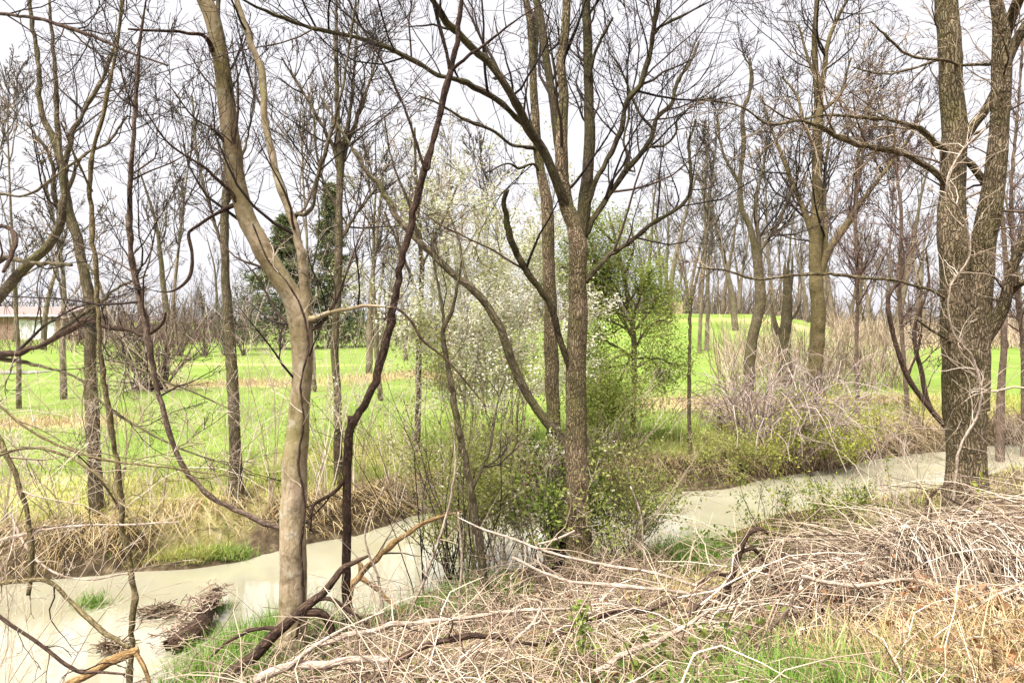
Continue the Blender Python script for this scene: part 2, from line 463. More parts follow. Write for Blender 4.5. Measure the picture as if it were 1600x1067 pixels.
def ground_mat():
    m, t, b = nodes('ground_cover')
    tc = t.nodes.new('ShaderNodeTexCoord')
    v = tc.outputs['Object']
    def noise(s, d=4.0):
        n = N(t, 'ShaderNodeTexNoise', Scale=s, Detail=d, Roughness=0.6)
        t.links.new(v, n.inputs['Vector'])
        return n.outputs[0]
    lawn = ramp(t, noise(0.55, 6), [(0.30, (0.105, 0.175, 0.022)), (0.50, (0.145, 0.215, 0.032)), (0.68, (0.225, 0.245, 0.075))])
    fine = ramp(t, noise(26, 6), [(0.30, (0.085, 0.14, 0.02)), (0.62, (0.22, 0.28, 0.075))])
    lawn = mix(t, 0.45, lawn, fine)
    lawn = mix(t, 0.6, lawn, ramp(t, noise(3.1, 7), [(0.33, (0.62, 0.66, 0.55)), (0.5, (1, 1, 1)), (0.68, (1.0, 0.97, 0.9))]), 'MULTIPLY')
    st = ramp(t, noise(7, 8), [(0.28, (0.23, 0.21, 0.055)), (0.5, (0.38, 0.335, 0.14)), (0.72, (0.52, 0.45, 0.27))])
    so = ramp(t, noise(9, 8), [(0.3, (0.028, 0.019, 0.011)), (0.55, (0.08, 0.058, 0.034)), (0.75, (0.20, 0.155, 0.095))])
    mr = N(t, 'ShaderNodeMapRange'); mr.inputs[1].default_value = .25; mr.inputs[2].default_value = .75
    ad = N(t, 'ShaderNodeMath', operation='MULTIPLY_ADD')
    t.links.new(noise(2.2, 6), ad.inputs[0]); ad.inputs[1].default_value = .7
    sb = N(t, 'ShaderNodeMath', operation='SUBTRACT'); sb.inputs[1].default_value = .35
    t.links.new(attr(t, 'straw'), sb.inputs[0]); t.links.new(sb.outputs[0], ad.inputs[2])
    t.links.new(ad.outputs[0], mr.inputs[0])
    col = mix(t, mr.outputs[0], lawn, st)
    col = mix(t, attr(t, 'soil'), col, so)
    t.links.new(col, b.inputs['Base Color'])
    b.inputs['Roughness'].default_value = 0.95
    b.inputs['Specular IOR Level'].default_value = 0.1
    bp = N(t, 'ShaderNodeBump', Strength=0.8, Distance=0.05)
    t.links.new(noise(22, 8), bp.inputs['Height'])
    t.links.new(bp.outputs[0], b.inputs['Normal'])
    return m
M['ground'] = ground_mat()
me = make_mesh('ground', np.stack([GX, GY, GZ], -1).reshape(-1, 3), [quads], M['ground'], {'straw': ('FLOAT', straw), 'soil': ('FLOAT', np.clip(soil, 0, 1))})
tag(link('ground', me), 'green meadow and brown creek banks carrying the whole scene', 'ground', kind='structure')

def water_mat():
    m, t, b = nodes('muddy_water')
    tc = t.nodes.new('ShaderNodeTexCoord')
    n = N(t, 'ShaderNodeTexNoise', Scale=0.8, Detail=3.0)
    t.links.new(tc.outputs['Object'], n.inputs['Vector'])
    t.links.new(ramp(t, n.outputs[0], [(0.3, (0.275, 0.255, 0.17)), (0.7, (0.345, 0.328, 0.24))]), b.inputs['Base Color'])
    b.inputs['Roughness'].default_value = 0.03
    b.inputs['IOR'].default_value = 2.8
    mp = N(t, 'ShaderNodeMapping')
    mp.inputs['Rotation'].default_value = (0, 0, math.radians(-32))
    mp.inputs['Scale'].default_value = (1.2, 3.6, 1)
    t.links.new(tc.outputs['Object'], mp.inputs[0])
    n2 = N(t, 'ShaderNodeTexNoise', Scale=1.6, Detail=2.0, Distortion=0.6)
    t.links.new(mp.outputs[0], n2.inputs['Vector'])
    bp = N(t, 'ShaderNodeBump', Strength=0.035, Distance=0.04)
    t.links.new(n2.outputs[0], bp.inputs['Height'])
    t.links.new(bp.outputs[0], b.inputs['Normal'])
    return m
wx = np.linspace(-45, 60, 60); 
wv, wf = [], []
for i, x in enumerate(wx):
    a, b_ = np.interp(x, NEAR[:, 0], NEAR[:, 1]) - 1.0, np.interp(x, FAR[:, 0], FAR[:, 1]) + .8
    for k in range(5):
        wv.append((x, a + (b_ - a) * k / 4, 0.0))
    if i:
        for k in range(4):
            q = (i - 1) * 5 + k
            wf.append((q, q + 5, q + 6, q + 1))
me = make_mesh('creek_water', np.array(wv), [np.array(wf)], water_mat())
tag(link('creek_water', me), 'pale muddy creek flowing between the grassy banks', 'water', kind='structure')

# ------------------------------------------------------------------ trees
def line3(pts, Y, dy=0.0):
    """traced (px,py,w[px]) -> world points + radius, drifting dy in depth towards the end"""
    n = len(pts)
    out = []
    for k, (px, py, w) in enumerate(pts):
        yy = Y + dy * (k / (n - 1)) ** 1.3
        out.append((*at(px, py, yy), w * 0.5 / F * yy))
    return np.array(out)

def knobbly(P, R, sides, amp, seed, flare=0.0):
    """one thick stem with ridges and swellings: returns verts grid for a Tubes-like mesh"""
    r = np.random.default_rng(seed)
    n = len(P)
    T = norm(np.gradient(P, axis=0))
    ref = np.eye(3)[np.abs(norm(T.mean(0))).argmin()] + .001
    U = norm(np.cross(T, ref)); W = np.cross(T, U)
    a = np.arange(sides) * 2 * math.pi / sides
    ln = np.concatenate([[0], np.cumsum(np.linalg.norm(np.diff(P, axis=0), axis=1))])
    A, Ln = np.meshgrid(a, ln)
    D = np.zeros_like(A)
    for k in range(7):
        f = r.integers(2, 9)
        D += np.sin(A * f + Ln * r.uniform(-4, 4) + r.uniform(0, 6.3)) / f
    D += 0.55 * np.abs(np.sin(A * 9 + 1.1 * np.sin(Ln * 5.3) + .8 * np.sin(Ln * 13))) + .25 * r.normal(size=A.shape)
    sw = sum(np.sin(ln * r.uniform(1.5, 7) + r.uniform(0, 6.3)) for _ in range(4)) / 4
    RR = R[:, None] * (1 + amp * D + 0.05 * sw[:, None])
    if flare:
        e = np.exp(-ln / (R[0] * 2.2))[:, None]
        RR = RR * (1 + flare * e * (0.7 + 0.6 * np.maximum(0, np.sin(A * 4 + 1))))
    V = P[:, None, :] + RR[..., None] * (np.cos(A)[..., None] * U[:, None, :] + np.sin(A)[..., None] * W[:, None, :])
    bk = np.stack([R[:, None] * np.cos(A), R[:, None] * np.sin(A), Ln], -1)
    base = (np.arange(n - 1)[:, None] * sides + np.arange(sides)[None, :])
    j2 = np.arange(n - 1)[:, None] * sides + (np.arange(sides)[None, :] + 1) % sides
    q = np.stack([base, j2, j2 + sides, base + sides], -1).reshape(-1, 4)
    c = np.array([V[-1].mean(0)])
    top = (n - 1) * sides
    t3 = np.array([(top + k, top + (k + 1) % sides, n * sides) for k in range(sides)])
    return np.concatenate([V.reshape(-1, 3), c]), [q, t3], np.concatenate([bk.reshape(-1, 3), bk[-1].mean(0)[None]])

def stem_part(name, L, mat, parent, org, sides=14, amp=.05, seed=1, flare=0.0, step=None):
    st = step or max(0.025, L[:, 3].max() * (.42 if name == 'trunk' else .75))
    S = spline(L, step=st)
    P, R = S[:, :3].copy(), np.maximum(S[:, 3], .002)
    rw = np.random.default_rng(seed + 999)
    wv_ = rw.normal(0, 1, (len(P) // 3 + 3, 3))
    wi = np.stack([np.interp(np.arange(len(P)) / 3, np.arange(len(wv_)), wv_[:, q]) for q in range(3)], 1)
    fade = np.minimum(1, np.minimum(np.arange(len(P)), len(P) - 1 - np.arange(len(P))) / 4)[:, None]
    P += wi * fade * R[:, None] * np.where(R < .035, .24, .05)[:, None]
    R = R * (1 + .10 * np.interp(np.arange(len(P)) / 2, np.arange(len(wv_) * 2), np.repeat(wv_[:, 0], 2)) * fade[:, 0] * (R < .03))
    V, Fc, bk = knobbly(P, R, sides, amp, seed, flare)
    me = make_mesh(name, V - org, Fc, M[mat], {'bark': ('FLOAT_VECTOR', bk), 'tint': ('FLOAT', np.full(len(V), .5))})
    return link(name, me, parent), P, R

def twigs(tb, P, R, Y, dens=3.2, len1=1.1, lv=3, up=.12, jit=.2, t0=.15, k2=6, k3=4, rm=None, ang=.85):
    dens, len1 = dens * 1.65, len1 * 1.25
    rm = rm or max(.0024, Y * .00038)
    S = spline(np.c_[P, R], n=24)
    P, R = S[None, :, :3], S[None, :, 3]
    L = np.linalg.norm(np.diff(P[0], axis=0), axis=1).sum()
    k = max(2, int(L * dens))
    Q1, R1 = spawn(P, R, k, t0, 1.0, .5, ang, 8, rf=.5, up=up, jit=jit, rmin=rm * 1.7, Labs=len1)
    tb.add(Q1, R1, 4)
    if lv >= 2:
        Q2, R2 = spawn(Q1, R1, k2, .15, 1.0, .55, .75, 5, rf=.62, up=up, jit=jit * 1.1, rmin=rm * 1.2)
        tb.add(Q2, R2, 3)
        if lv >= 3:
            Q3, R3 = spawn(Q2, R2, k3, .15, 1.0, .62, .7, 3, rf=.7, up=up, jit=jit, rmin=rm)
            tb.add(Q3, R3, 3)
            return Q3
        return Q2
    return Q1

def tree(name, label, Y, trunk, limbs, mat, twig_mat='twig_dark', cat='tree', sides=18, amp=.05, flare=.35, seed=1, dens=3.0, len1=1.0, trunk_twigs=0, tt0=.5, group=None, ground=True, lv=3, ext=True, up=.12, jit=.2, limb_mat=None):
    L = line3(trunk, Y)
    if ground:                       # sink the foot into the bank
        g = float(height(L[0, 0], L[0, 1]))
        foot = L[0].copy(); foot[2] = min(g, L[0, 2]) - .12
        if foot[2] < L[0, 2] - .05:
            L = np.vstack([foot, L])
        org = np.array((L[0, 0], L[0, 1], g))
    else:
        org = L[0, :3].copy()
    root = thing(name, org, label, cat, group)
    tb = Tubes()
    _, P, R = stem_part('trunk', L, mat, root, org, sides, amp, seed, flare if ground else 0)
    if trunk_twigs:
        twigs(tb, P, R, Y, dens=trunk_twigs, len1=len1, t0=tt0, lv=lv, up=up, jit=jit)
    for q, lb in enumerate(limbs):
        pts, dy = lb[0], lb[1]
        dn_ = lb[2] if len(lb) > 2 and lb[2] is not None else dens
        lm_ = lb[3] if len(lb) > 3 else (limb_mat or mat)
        LL = line3(pts, Y, dy)
        if ext and pts[-1][1] <= 12:     # the limb leaves the top of the picture: let it go on and taper off
            d = norm(LL[-1, :3] - LL[-2, :3])
            e1 = LL[-1].copy(); e1[:3] += d * .7; e1[3] *= .75
            e2 = e1.copy(); e2[:3] += d * .9 + np.array((.12, 0, 0)); e2[3] *= .4
            LL = np.vstack([LL, e1, e2])
        _, P, R = stem_part('limb', LL, lm_, root, org, max(7, sides - 6) if LL[:, 3].max() > .02 else 6, amp * .8, seed + 10 + q)
        if dn_ > 0:
            twigs(tb, P, R, Y, dens=dn_, len1=len1, lv=lv, up=up, jit=jit)
    if tb.b:
        link('crown', tb.mesh('crown', M[twig_mat], org), root)
    return root

# the pale leaning tree
tree('pale_tree', 'pale smooth-barked tree forking low and leaning over the creek', 5.4,
     [(456, 1018, 44), (458, 950, 39), (458, 854, 39), (460, 740, 36), (465, 667, 33), (470, 612, 30), (472, 537, 31), (467, 490, 36), (455, 462, 33), (432, 425, 30), (408, 385, 28), (386, 345, 27), (373, 300, 26), (362, 225, 26), (352, 150, 25), (342, 75, 24), (332, 30, 24), (318, -5, 23), (296, -60, 20), (280, -130, 15)],
     [([(474, 520, 18), (478, 474, 17), (475, 440, 15), (471, 395, 13), (456, 345, 12), (441, 300, 12), (428, 255, 11), (415, 187, 11), (404, 94, 10), (390, 65, 10), (374, 10, 9)], -.15),
      ([(455, 500, 10), (490, 498, 9), (520, 486, 7), (548, 482, 6), (570, 478, 5), (612, 480, 3)], -.3),
      ([(458, 350, 8), (464, 334, 7), (474, 337, 6), (484, 330, 6), (495, 280, 6), (515, 220, 6), (530, 160, 5), (545, 80, 4), (555, 4, 3)], -.3, 2.5, 'grey_bark'),
      ([(440, 826, 10), (397, 809, 8), (330, 776, 8), (289, 734, 8), (262, 667, 8), (240, 575, 8), (229, 511, 9), (210, 425, 9), (202, 350, 9), (203, 300, 8), (208, 225, 7), (214, 127, 6), (222, 40, 4), (228, 5, 3)], -.7, 2.6, 'red_bark'),
      ([(362, 235, 5), (345, 215, 5), (330, 200, 4), (310, 190, 3), (262, 130, 2)], -.4, 3, 'dark_bark'),
      ([(378, 318, 9), (362, 322, 7), (345, 330, 6), (320, 345, 5), (297, 362, 5), (300, 399, 5), (295, 436, 5), (270, 455, 3), (250, 456, 2), (225, 450, 1)], -.3, 0, 'dark_bark'),
      ([(384, 338, 9), (360, 300, 6), (330, 270, 5), (262, 222, 3), (225, 170, 2)], -.5, 3, 'dark_bark'),
      ([(336, 90, 8), (322, 60, 6), (290, 52, 5), (200, 46, 3)], -.6, 3, 'dark_bark')],
     'pale_bark', 'twig_dark', seed=3, amp=.035, dens=2.6, len1=.9, trunk_twigs=1.6, tt0=.35, flare=.25, sides=22)

# the centre tree
tree('creekside_tree', 'furrowed grey-brown tree splitting into several upright stems, nearest the picture centre', 6.84,
     [(905, 892, 40), (906, 850, 37), (905, 817, 35), (902, 747, 34), (900, 680, 33), (900, 612, 32), (902, 500, 29), (903, 425, 27), (903, 376, 28), (897, 350, 25), (886, 325, 22), (879, 285, 21), (877, 250, 20), (878, 200, 17), (881, 150, 15), (877, 97, 14), (882, 56, 13), (886, 0, 12), (889, -90, 8), (896, -170, 4)],
     [([(904, 385, 24), (909, 352, 21), (914, 310, 20), (917, 280, 18), (921, 225, 17), (920, 150, 15), (919, 75, 14), (916, 2, 13)], .1),
      ([(880, 275, 16), (874, 232, 15), (868, 190, 14), (863, 150, 13), (853, 90, 12), (846, 37, 12), (839, 2, 11)], .25),
      ([(886, 325, 18), (880, 312, 16), (867, 277, 14), (845, 229, 14), (826, 202, 14), (811, 170, 13), (797, 146, 12), (760, 94, 12), (726, 64, 11), (700, 35, 10), (677, 3, 9)], -.9),
      ([(838, 222, 9), (826, 205, 8), (811, 187, 9), (797, 174, 9), (756, 144, 9), (719, 127, 8), (685, 118, 7), (644, 94, 7), (580, 66, 7), (545, 56, 6), (509, 49, 7), (445, 30, 5), (400, 11, 4), (372, -4, 3)], -1.4, 2.4),
      ([(911, 372, 12), (929, 340, 9), (950, 307, 9), (976, 270, 9), (1002, 240, 8), (1021, 206, 8), (1025, 187, 7), (1047, 165, 6), (1059, 127, 5), (1077, 101, 4), (1092, 67, 3)], .5, 4),
      ([(917, 320, 11), (927, 292, 8), (946, 255, 8), (969, 206, 8), (976, 169, 8), (1002, 127, 7), (1014, 94, 7), (1021, 45, 6), (1029, 2, 5)], -.3, 4),
      ([(1021, 55, 5), (1032, 42, 4), (1055, 30, 4), (1085, 15, 3), (1109, 3, 2)], -.3, 2),
      ([(976, 268, 5), (980, 240, 5), (975, 225, 4), (982, 185, 4), (980, 120, 3), (985, 60, 2)], .2, 4),
      ([(1021, 203, 5), (1000, 178, 4), (985, 145, 4), (968, 105, 3), (950, 80, 2)], .2, 4),
      ([(1012, 230, 4), (1040, 226, 4), (1057, 205, 3), (1058, 185, 3), (1080, 175, 2)], .2, 4),
      ([(915, 440, 10), (945, 405, 7), (984, 379, 7), (1025, 345, 7), (1059, 326, 6), (1076, 307, 6), (1079, 262, 5), (1076, 232, 5), (1087, 187, 3)], .8, 3.5),
      ([(921, 120, 6), (931, 80, 5), (945, 50, 4), (958, 28, 3)], -.2, 2),
      ([(899, 620, 9), (893, 590, 10), (885, 560, 10), (872, 520, 10), (862, 480, 11), (845, 455, 10), (822, 420, 11), (806, 392, 10), (795, 365, 11), (791, 335, 9), (787, 315, 8), (793, 296, 7)], -.55, .3)],
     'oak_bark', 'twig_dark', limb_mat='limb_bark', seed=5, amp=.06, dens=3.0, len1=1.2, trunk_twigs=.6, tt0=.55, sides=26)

# the trunk behind it and the leaning one
tree('slender_tree', 'straight slender tree standing directly behind the multi-stemmed furrowed tree', 7.9,
     [(868, 830, 25), (867, 760, 23), (866, 687, 22), (862, 594, 21), (860, 500, 20), (857, 397, 19), (856, 330, 18), (848, 281, 15), (841, 244, 14), (837, 187, 13), (834, 150, 12), (832, 94, 11), (828, 37, 10), (822, -5, 9), (815, -110, 4)],
     [([(840, 235, 6), (830, 231, 6), (800, 226, 5), (770, 205, 5), (719, 184, 5), (690, 165, 4), (655, 150, 2)], -.7),
      ([(846, 275, 6), (835, 258, 4), (810, 262, 4), (795, 256, 3), (760, 270, 2)], -.4),
      ([(833, 110, 8), (838, 70, 7), (836, 30, 7), (838, 3, 6)], .2)],
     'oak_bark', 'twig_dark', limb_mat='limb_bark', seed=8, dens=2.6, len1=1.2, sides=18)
tree('leaning_tree', 'mossy trunk leaning far out to the left from beside the furrowed tree', 7.3,
     [(884, 720, 17), (875, 682, 16), (856, 661, 15), (822, 612, 14), (800, 564, 14), (779, 507, 13), (758, 474, 12), (737, 451, 12), (700, 421, 11), (659, 380, 10), (640, 362, 10), (618, 335, 9), (600, 300, 8), (570, 262, 6), (540, 215, 5), (500, 150, 3)],
     [([(737, 455, 6), (725, 420, 5), (718, 380, 4), (700, 330, 3)], .4), ([(655, 378, 6), (640, 320, 4), (612, 250, 3), (600, 180, 2)], -.3)],
     'grey_bark', 'twig_tan', seed=12, dens=2.6, len1=.9, sides=14, flare=.15)

# the big twin tree to the right
tree('twin_trunk_tree', 'massive ridged tree with two trunks joined near the ground beside the brush mound', 7.5,
     [(1510, 790, 62), (1510, 750, 53), (1510, 690, 52), (1509, 650, 58), (1506, 612, 58), (1500, 570, 50), (1494, 520, 42), (1491, 470, 40), (1490, 420, 41), (1490, 380, 42), (1488, 330, 37), (1489, 300, 34), (1491, 250, 36), (1491, 215, 36), (1487, 150, 32), (1483, 75, 32), (1478, 0, 31), (1472, -80, 24), (1465, -170, 14)],
     [([(1520, 640, 44), (1522, 580, 42), (1526, 520, 37), (1528, 465, 35), (1533, 420, 35), (1538, 370, 35), (1545, 340, 35), (1553, 290, 30), (1558, 250, 29), (1562, 190, 27), (1565, 120, 27), (1566, 70, 25), (1562, 30, 20), (1556, 2, 17)], -.25, 1.6),
      ([(1566, 80, 18), (1575, 40, 16), (1590, 2, 15)], -.3, 1.2),
      ([(1562, 150, 14), (1572, 100, 13), (1600, 45, 13), (1630, 5, 11)], -.3, 1.2),
      ([(1528, 545, 26), (1540, 525, 22), (1556, 502, 20), (1569, 475, 17), (1577, 435, 14), (1590, 395, 13), (1610, 350, 12), (1640, 290, 9)], -.5, 1.5),
      ([(1560, 497, 12), (1578, 458, 11), (1600, 440, 10), (1640, 420, 7)], -.6, 1.5),
      ([(1497, 235, 18), (1511, 210, 15), (1525, 190, 14), (1537, 176, 13), (1556, 140, 11)], -.1, .6),
      ([(1552, 300, 16), (1535, 280, 12), (1518, 258, 11), (1505, 248, 10)], .0, .3),
      ([(1480, 290, 13), (1470, 277, 11), (1440, 255, 10), (1410, 240, 9), (1365, 229, 9), (1320, 219, 8), (1282, 199, 7), (1256, 189, 5), (1200, 193, 4), (1160, 168, 3), (1089, 154, 2)], -1.2, 3.2),
      ([(1484, 240, 11), (1474, 232, 9), (1455, 217, 9), (1432, 199, 8), (1402, 191, 7), (1350, 184, 5), (1290, 180, 4), (1237, 187, 3), (1190, 160, 2)], -.8, 3.2),
      ([(1560, 100, 5), (1496, 101, 4), (1477, 94, 4), (1425, 88, 4), (1395, 67, 4), (1361, 34, 3)], -.9, 2.2),
      ([(1480, 92, 5), (1466, 94, 4), (1421, 109, 4), (1380, 116, 3), (1331, 105, 2)], -.6, 2.2),
      ([(1497, 478, 7), (1460, 456, 5), (1422, 444, 5), (1392, 437, 5), (1355, 435, 5), (1305, 429, 5), (1270, 428, 5), (1240, 430, 4), (1180, 436, 4), (1130, 422, 3), (1090, 418, 2)], -1.0, 1.2),
      ([(1498, 545, 7), (1478, 530, 5), (1450, 512, 4), (1432, 498, 3)], -.6, .8)],
     'ridged_bark', 'twig_tan', seed=17, amp=.055, dens=2.2, len1=.9, trunk_twigs=1.6, tt0=.2, sides=28, flare=.3, up=.0)

# the dark leaning sapling
tree('dark_sapling', 'thin dark reddish tree bent at a broken fork in front of the meadow', 5.9,
     [(541, 975, 14), (541, 920, 14), (542, 854, 14), (542, 761, 13), (544, 700, 14), (548, 668, 13), (562, 645, 12), (576, 620, 12), (595, 564, 13), (610, 500, 12), (625, 425, 11), (640, 357, 11), (655, 292, 11), (677, 221, 10), (700, 127, 9), (711, 82, 8), (722, 0, 7), (735, -90, 4)],
     [([(546, 690, 11), (547, 665, 11), (549, 650, 11)], 0, 0), ([(703, 112, 6), (694, 65, 5), (683, 22, 4), (680, 2, 3)], -.2, 2),
      ([(704, 112, 6), (722, 95, 5), (745, 79, 5), (770, 60, 4), (794, 41, 3), (840, 10, 2)], -.3, 2),
      ([(677, 221, 6), (668, 265, 5), (640, 190, 4), (610, 120, 4), (575, 60, 3), (545, 3, 3)], -.3, 2.2),
      ([(606, 512, 5), (612, 480, 5), (640, 500, 4), (660, 530, 4), (700, 565, 3), (760, 635, 2)], -.3, 1.5),
      ([(545, 740, 6), (520, 770, 5), (490, 790, 5), (485, 830, 4)], -.3, .8)],
     'dark_bark', 'twig_dark', seed=21, dens=1.7, len1=.7, sides=12, amp=.04, flare=.2)

# far-bank trees
tree('bank_tree', 'rough dark trunk on the far bank, leftmost of the three in a row', 8.7,
     [(151, 795, 20), (148, 740, 19), (145, 667, 19), (141, 575, 17), (139, 462, 16), (127, 406, 14), (120, 370, 14), (106, 325, 13), (99, 275, 12), (85, 220, 10), (66, 180, 8), (60, 97, 7), (49, 22, 6), (45, -60, 3)],
     [([(100, 285, 9), (105, 240, 8), (127, 180, 7), (148, 145, 6), (165, 112, 6), (184, 56, 5), (192, 8, 4)], .3), ([(117, 365, 8), (95, 330, 7), (86, 311, 6), (80, 250, 5), (40, 190, 3)], -.3),
      ([(104, 300, 6), (135, 240, 4), (165, 225, 4), (200, 180, 3)], .3)],
     'grey_bark', 'twig_dark', seed=31, dens=4.2, len1=1.2, sides=14)
tree('bank_tree', 'straight rough trunk on the far bank, middle of the three in a row', 9.3,
     [(369, 768, 21), (368, 720, 18), (364, 612, 17), (360, 537, 16), (353, 444, 13), (351, 350, 12), (354, 270, 10), (350, 180, 9), (346, 90, 7), (340, 0, 6), (338, -80, 3)],
     [([(352, 400, 6), (330, 330, 5), (310, 250, 4), (300, 150, 3)], .5), ([(353, 330, 6), (375, 260, 4), (395, 170, 3), (400, 90, 2)], .5)],
     'grey_bark', 'twig_dark', seed=33, dens=4, len1=1.2, sides=14)
tree('bank_tree', 'narrow trunk on the far bank behind the bent dark sapling, third in the row', 10.2,
     [(529, 745, 14), (528, 700, 13), (527, 612, 12), (523, 556, 12), (527, 470, 12), (529, 397, 12), (530, 320, 11), (531, 262, 11), (528, 200, 8), (526, 120, 7), (525, 0, 5), (524, -60, 3)],
     [([(531, 300, 8), (538, 240, 7), (560, 180, 6), (580, 120, 4), (600, 60, 3)], .4, 5), ([(530, 270, 7), (520, 230, 6), (500, 190, 5), (465, 130, 4), (440, 90, 3)], -.3, 5),
      ([(529, 380, 6), (560, 330, 5), (590, 290, 4), (610, 250, 3)], .4, 5), ([(530, 250, 6), (548, 170, 5), (555, 90, 4), (560, 5, 3)], .2, 5),
      ([(530, 330, 6), (508, 290, 5), (495, 240, 4), (490, 180, 3)], -.2, 4)],
     'grey_bark', 'twig_dark', seed=35, dens=4, len1=1.2, sides=12)
tree('thin_sapling', 'crooked thin sapling rising from the water edge before the leftmost rough trunk', 5.6,
     [(206, 985, 9), (210, 929, 9), (200, 870, 8), (193, 836, 8), (187, 761, 8), (180, 706, 8), (169, 635, 8), (157, 556, 7), (152, 470, 7), (148, 400, 7), (143, 345, 7), (144, 244, 6), (161, 180, 6), (176, 109, 5), (187, 37, 4), (190, -40, 2)],
     [([(144, 300, 4), (120, 250, 3), (95, 190, 2)], -.3), ([(190, 800, 4), (150, 740, 3), (110, 700, 2)], -.4, 2)],
     'olive_bark', 'twig_tan', seed=37, dens=3.4, len1=.8, sides=9, flare=.1)
tree('thin_sapling', 'slim trunk tilting to the right below the white blossom near the brush', 6.5,
     [(757, 940, 13), (752, 870, 12), (740, 790, 11), (722, 699, 10), (707, 612, 9), (694, 537, 8), (693, 510, 8), (704, 489, 6), (716, 440, 4), (722, 400, 2)],
     [([(694, 520, 5), (690, 470, 4), (680, 420, 4), (676, 360, 3)], .1), ([(735, 770, 5), (765, 700, 4), (775, 640, 3), (790, 590, 2)], .2)],
     'grey_bark', 'twig_dark', seed=39, dens=2.6, len1=.6, sides=10, flare=.15)
tree('thin_sapling', 'very thin straight sapling on the far bank left of the white blossom', 11.3,
     [(652, 722, 10), (653, 660, 9), (654, 612, 9), (655, 511, 8), (659, 425, 7), (655, 350, 6), (650, 280, 5), (648, 200, 3)],
     [([(656, 470, 5), (630, 400, 4), (600, 330, 3)], .2), ([(658, 420, 5), (690, 350, 4), (715, 290, 3)], .2)],
     'grey_bark', 'twig_tan', seed=41, dens=4.5, len1=1.0, sides=9, flare=.2)
tree('thin_sapling', 'thin spindly sapling at the bank edge right of the green-leaved tree', 12.6,
     [(1078, 722, 7), (1077, 660, 6), (1077, 600, 6), (1078, 530, 5), (1080, 470, 5), (1090, 430, 4), (1102, 380, 3), (1110, 320, 2)],
     [([(1079, 480, 3), (1070, 440, 2), (1060, 400, 2)], .2)], 'grey_bark', 'twig_tan', seed=43, dens=3, len1=.6, sides=8, flare=.15)
tree('pole_tree', 'slim pale pole tree rising from the pasture, left of a close pair', 34,
     [(1093, 543, 6), (1095, 490, 5.5), (1098, 440, 5), (1103, 380, 4.5), (1100, 310, 4), (1104, 250, 3), (1108, 190, 2)],
     [], 'bark_far', 'twig_far', seed=45, trunk_twigs=1.5, tt0=.35, len1=2.2, sides=8)
tree('pole_tree', 'slim pale pole tree rising from the pasture, right of a close pair', 35,
     [(1104, 545, 7), (1106, 490, 6.5), (1106, 430, 6), (1112, 370, 5), (1110, 300, 4), (1118, 230, 3), (1122, 170, 2)],
     [], 'bark_far', 'twig_far', seed=46, trunk_twigs=1.5, tt0=.35, len1=2.2, sides=8)
tree('meadow_tree', 'tall forked tree with a mossy trunk behind the dead cane thicket', 21,
     [(1274, 620, 24), (1275, 560, 21), (1279, 500, 21), (1275, 440, 20), (1274, 397, 19), (1277, 300, 15), (1277, 225, 14), (1279, 150, 13), (1274, 110, 9), (1273, 56, 8), (1277, 0, 6), (1280, -60, 3)],
     [([(1276, 390, 12), (1264, 349, 10), (1241, 292, 8), (1222, 244, 6), (1205, 200, 4), (1190, 150, 3)], .8), ([(1280, 430, 14), (1294, 394, 12), (1327, 345, 11), (1340, 325, 9), (1361, 296, 7), (1395, 251, 6), (1420, 215, 4), (1440, 170, 3)], -.8),
      ([(1335, 335, 6), (1337, 300, 5), (1340, 250, 5), (1352, 190, 4), (1372, 130, 3)], 0), ([(1280, 150, 9), (1288, 112, 8), (1292, 75, 7), (1312, 22, 5), (1322, 4, 4)], -.3), ([(1287, 420, 9), (1290, 360, 8), (1288, 320, 7), (1290, 260, 5), (1298, 200, 3)], .3),
      ([(1277, 240, 6), (1255, 190, 5), (1245, 150, 4), (1222, 120, 3)], .5), ([(1277, 130, 5), (1262, 90, 4), (1248, 40, 3)], .2), ([(1278, 180, 6), (1310, 150, 4), (1330, 90, 3)], .3)],
     'olive_bark', 'twig_dark', seed=51, dens=2.6, len1=2.3, sides=14, amp=.05)
tree('meadow_tree', 'crooked dark tree with shaggy lower trunk behind the dead cane thicket', 19,
     [(1168, 650, 20), (1170, 590, 17), (1176, 530, 16), (1188, 470, 16), (1186, 430, 14), (1180, 394, 12), (1170, 350, 9), (1160, 330, 8), (1156, 292, 7), (1162, 225, 7), (1162, 169, 6), (1170, 150, 5), (1172, 90, 3)],
     [([(1184, 420, 10), (1186, 380, 7), (1180, 330, 6), (1190, 270, 4), (1200, 220, 3)], .3), ([(1168, 160, 4), (1175, 110, 3), (1160, 85, 2)], .2), ([(1158, 290, 5), (1130, 240, 4), (1120, 180, 3)], .3), ([(1182, 400, 6), (1215, 350, 5), (1240, 290, 4)], .3)],
     'grey_bark', 'twig_dark', seed=53, dens=2.4, len1=1.7, sides=12)
tree('dead_snag', 'dead peeling snag with its top broken off beside the shaggy crooked tree', 24,
     [(1228, 600, 20), (1226, 550, 17), (1229, 500, 15), (1231, 465, 13), (1228, 440, 9), (1226, 422, 5), (1227, 405, 1)],
     [([(1227, 545, 10), (1216, 522, 8), (1208, 490, 5), (1204, 462, 1)], .2, 0), ([(1232, 470, 9), (1236, 440, 6), (1238, 410, 3), (1237, 388, 1)], 0, 0), ([(1230, 455, 7), (1232, 425, 4), (1231, 400, 1)], -.1, 0), ([(1229, 505, 6), (1244, 490, 4), (1252, 468, 1)], -.1, 0)],
     'grey_bark', 'twig_far', seed=55, sides=12, amp=.14)
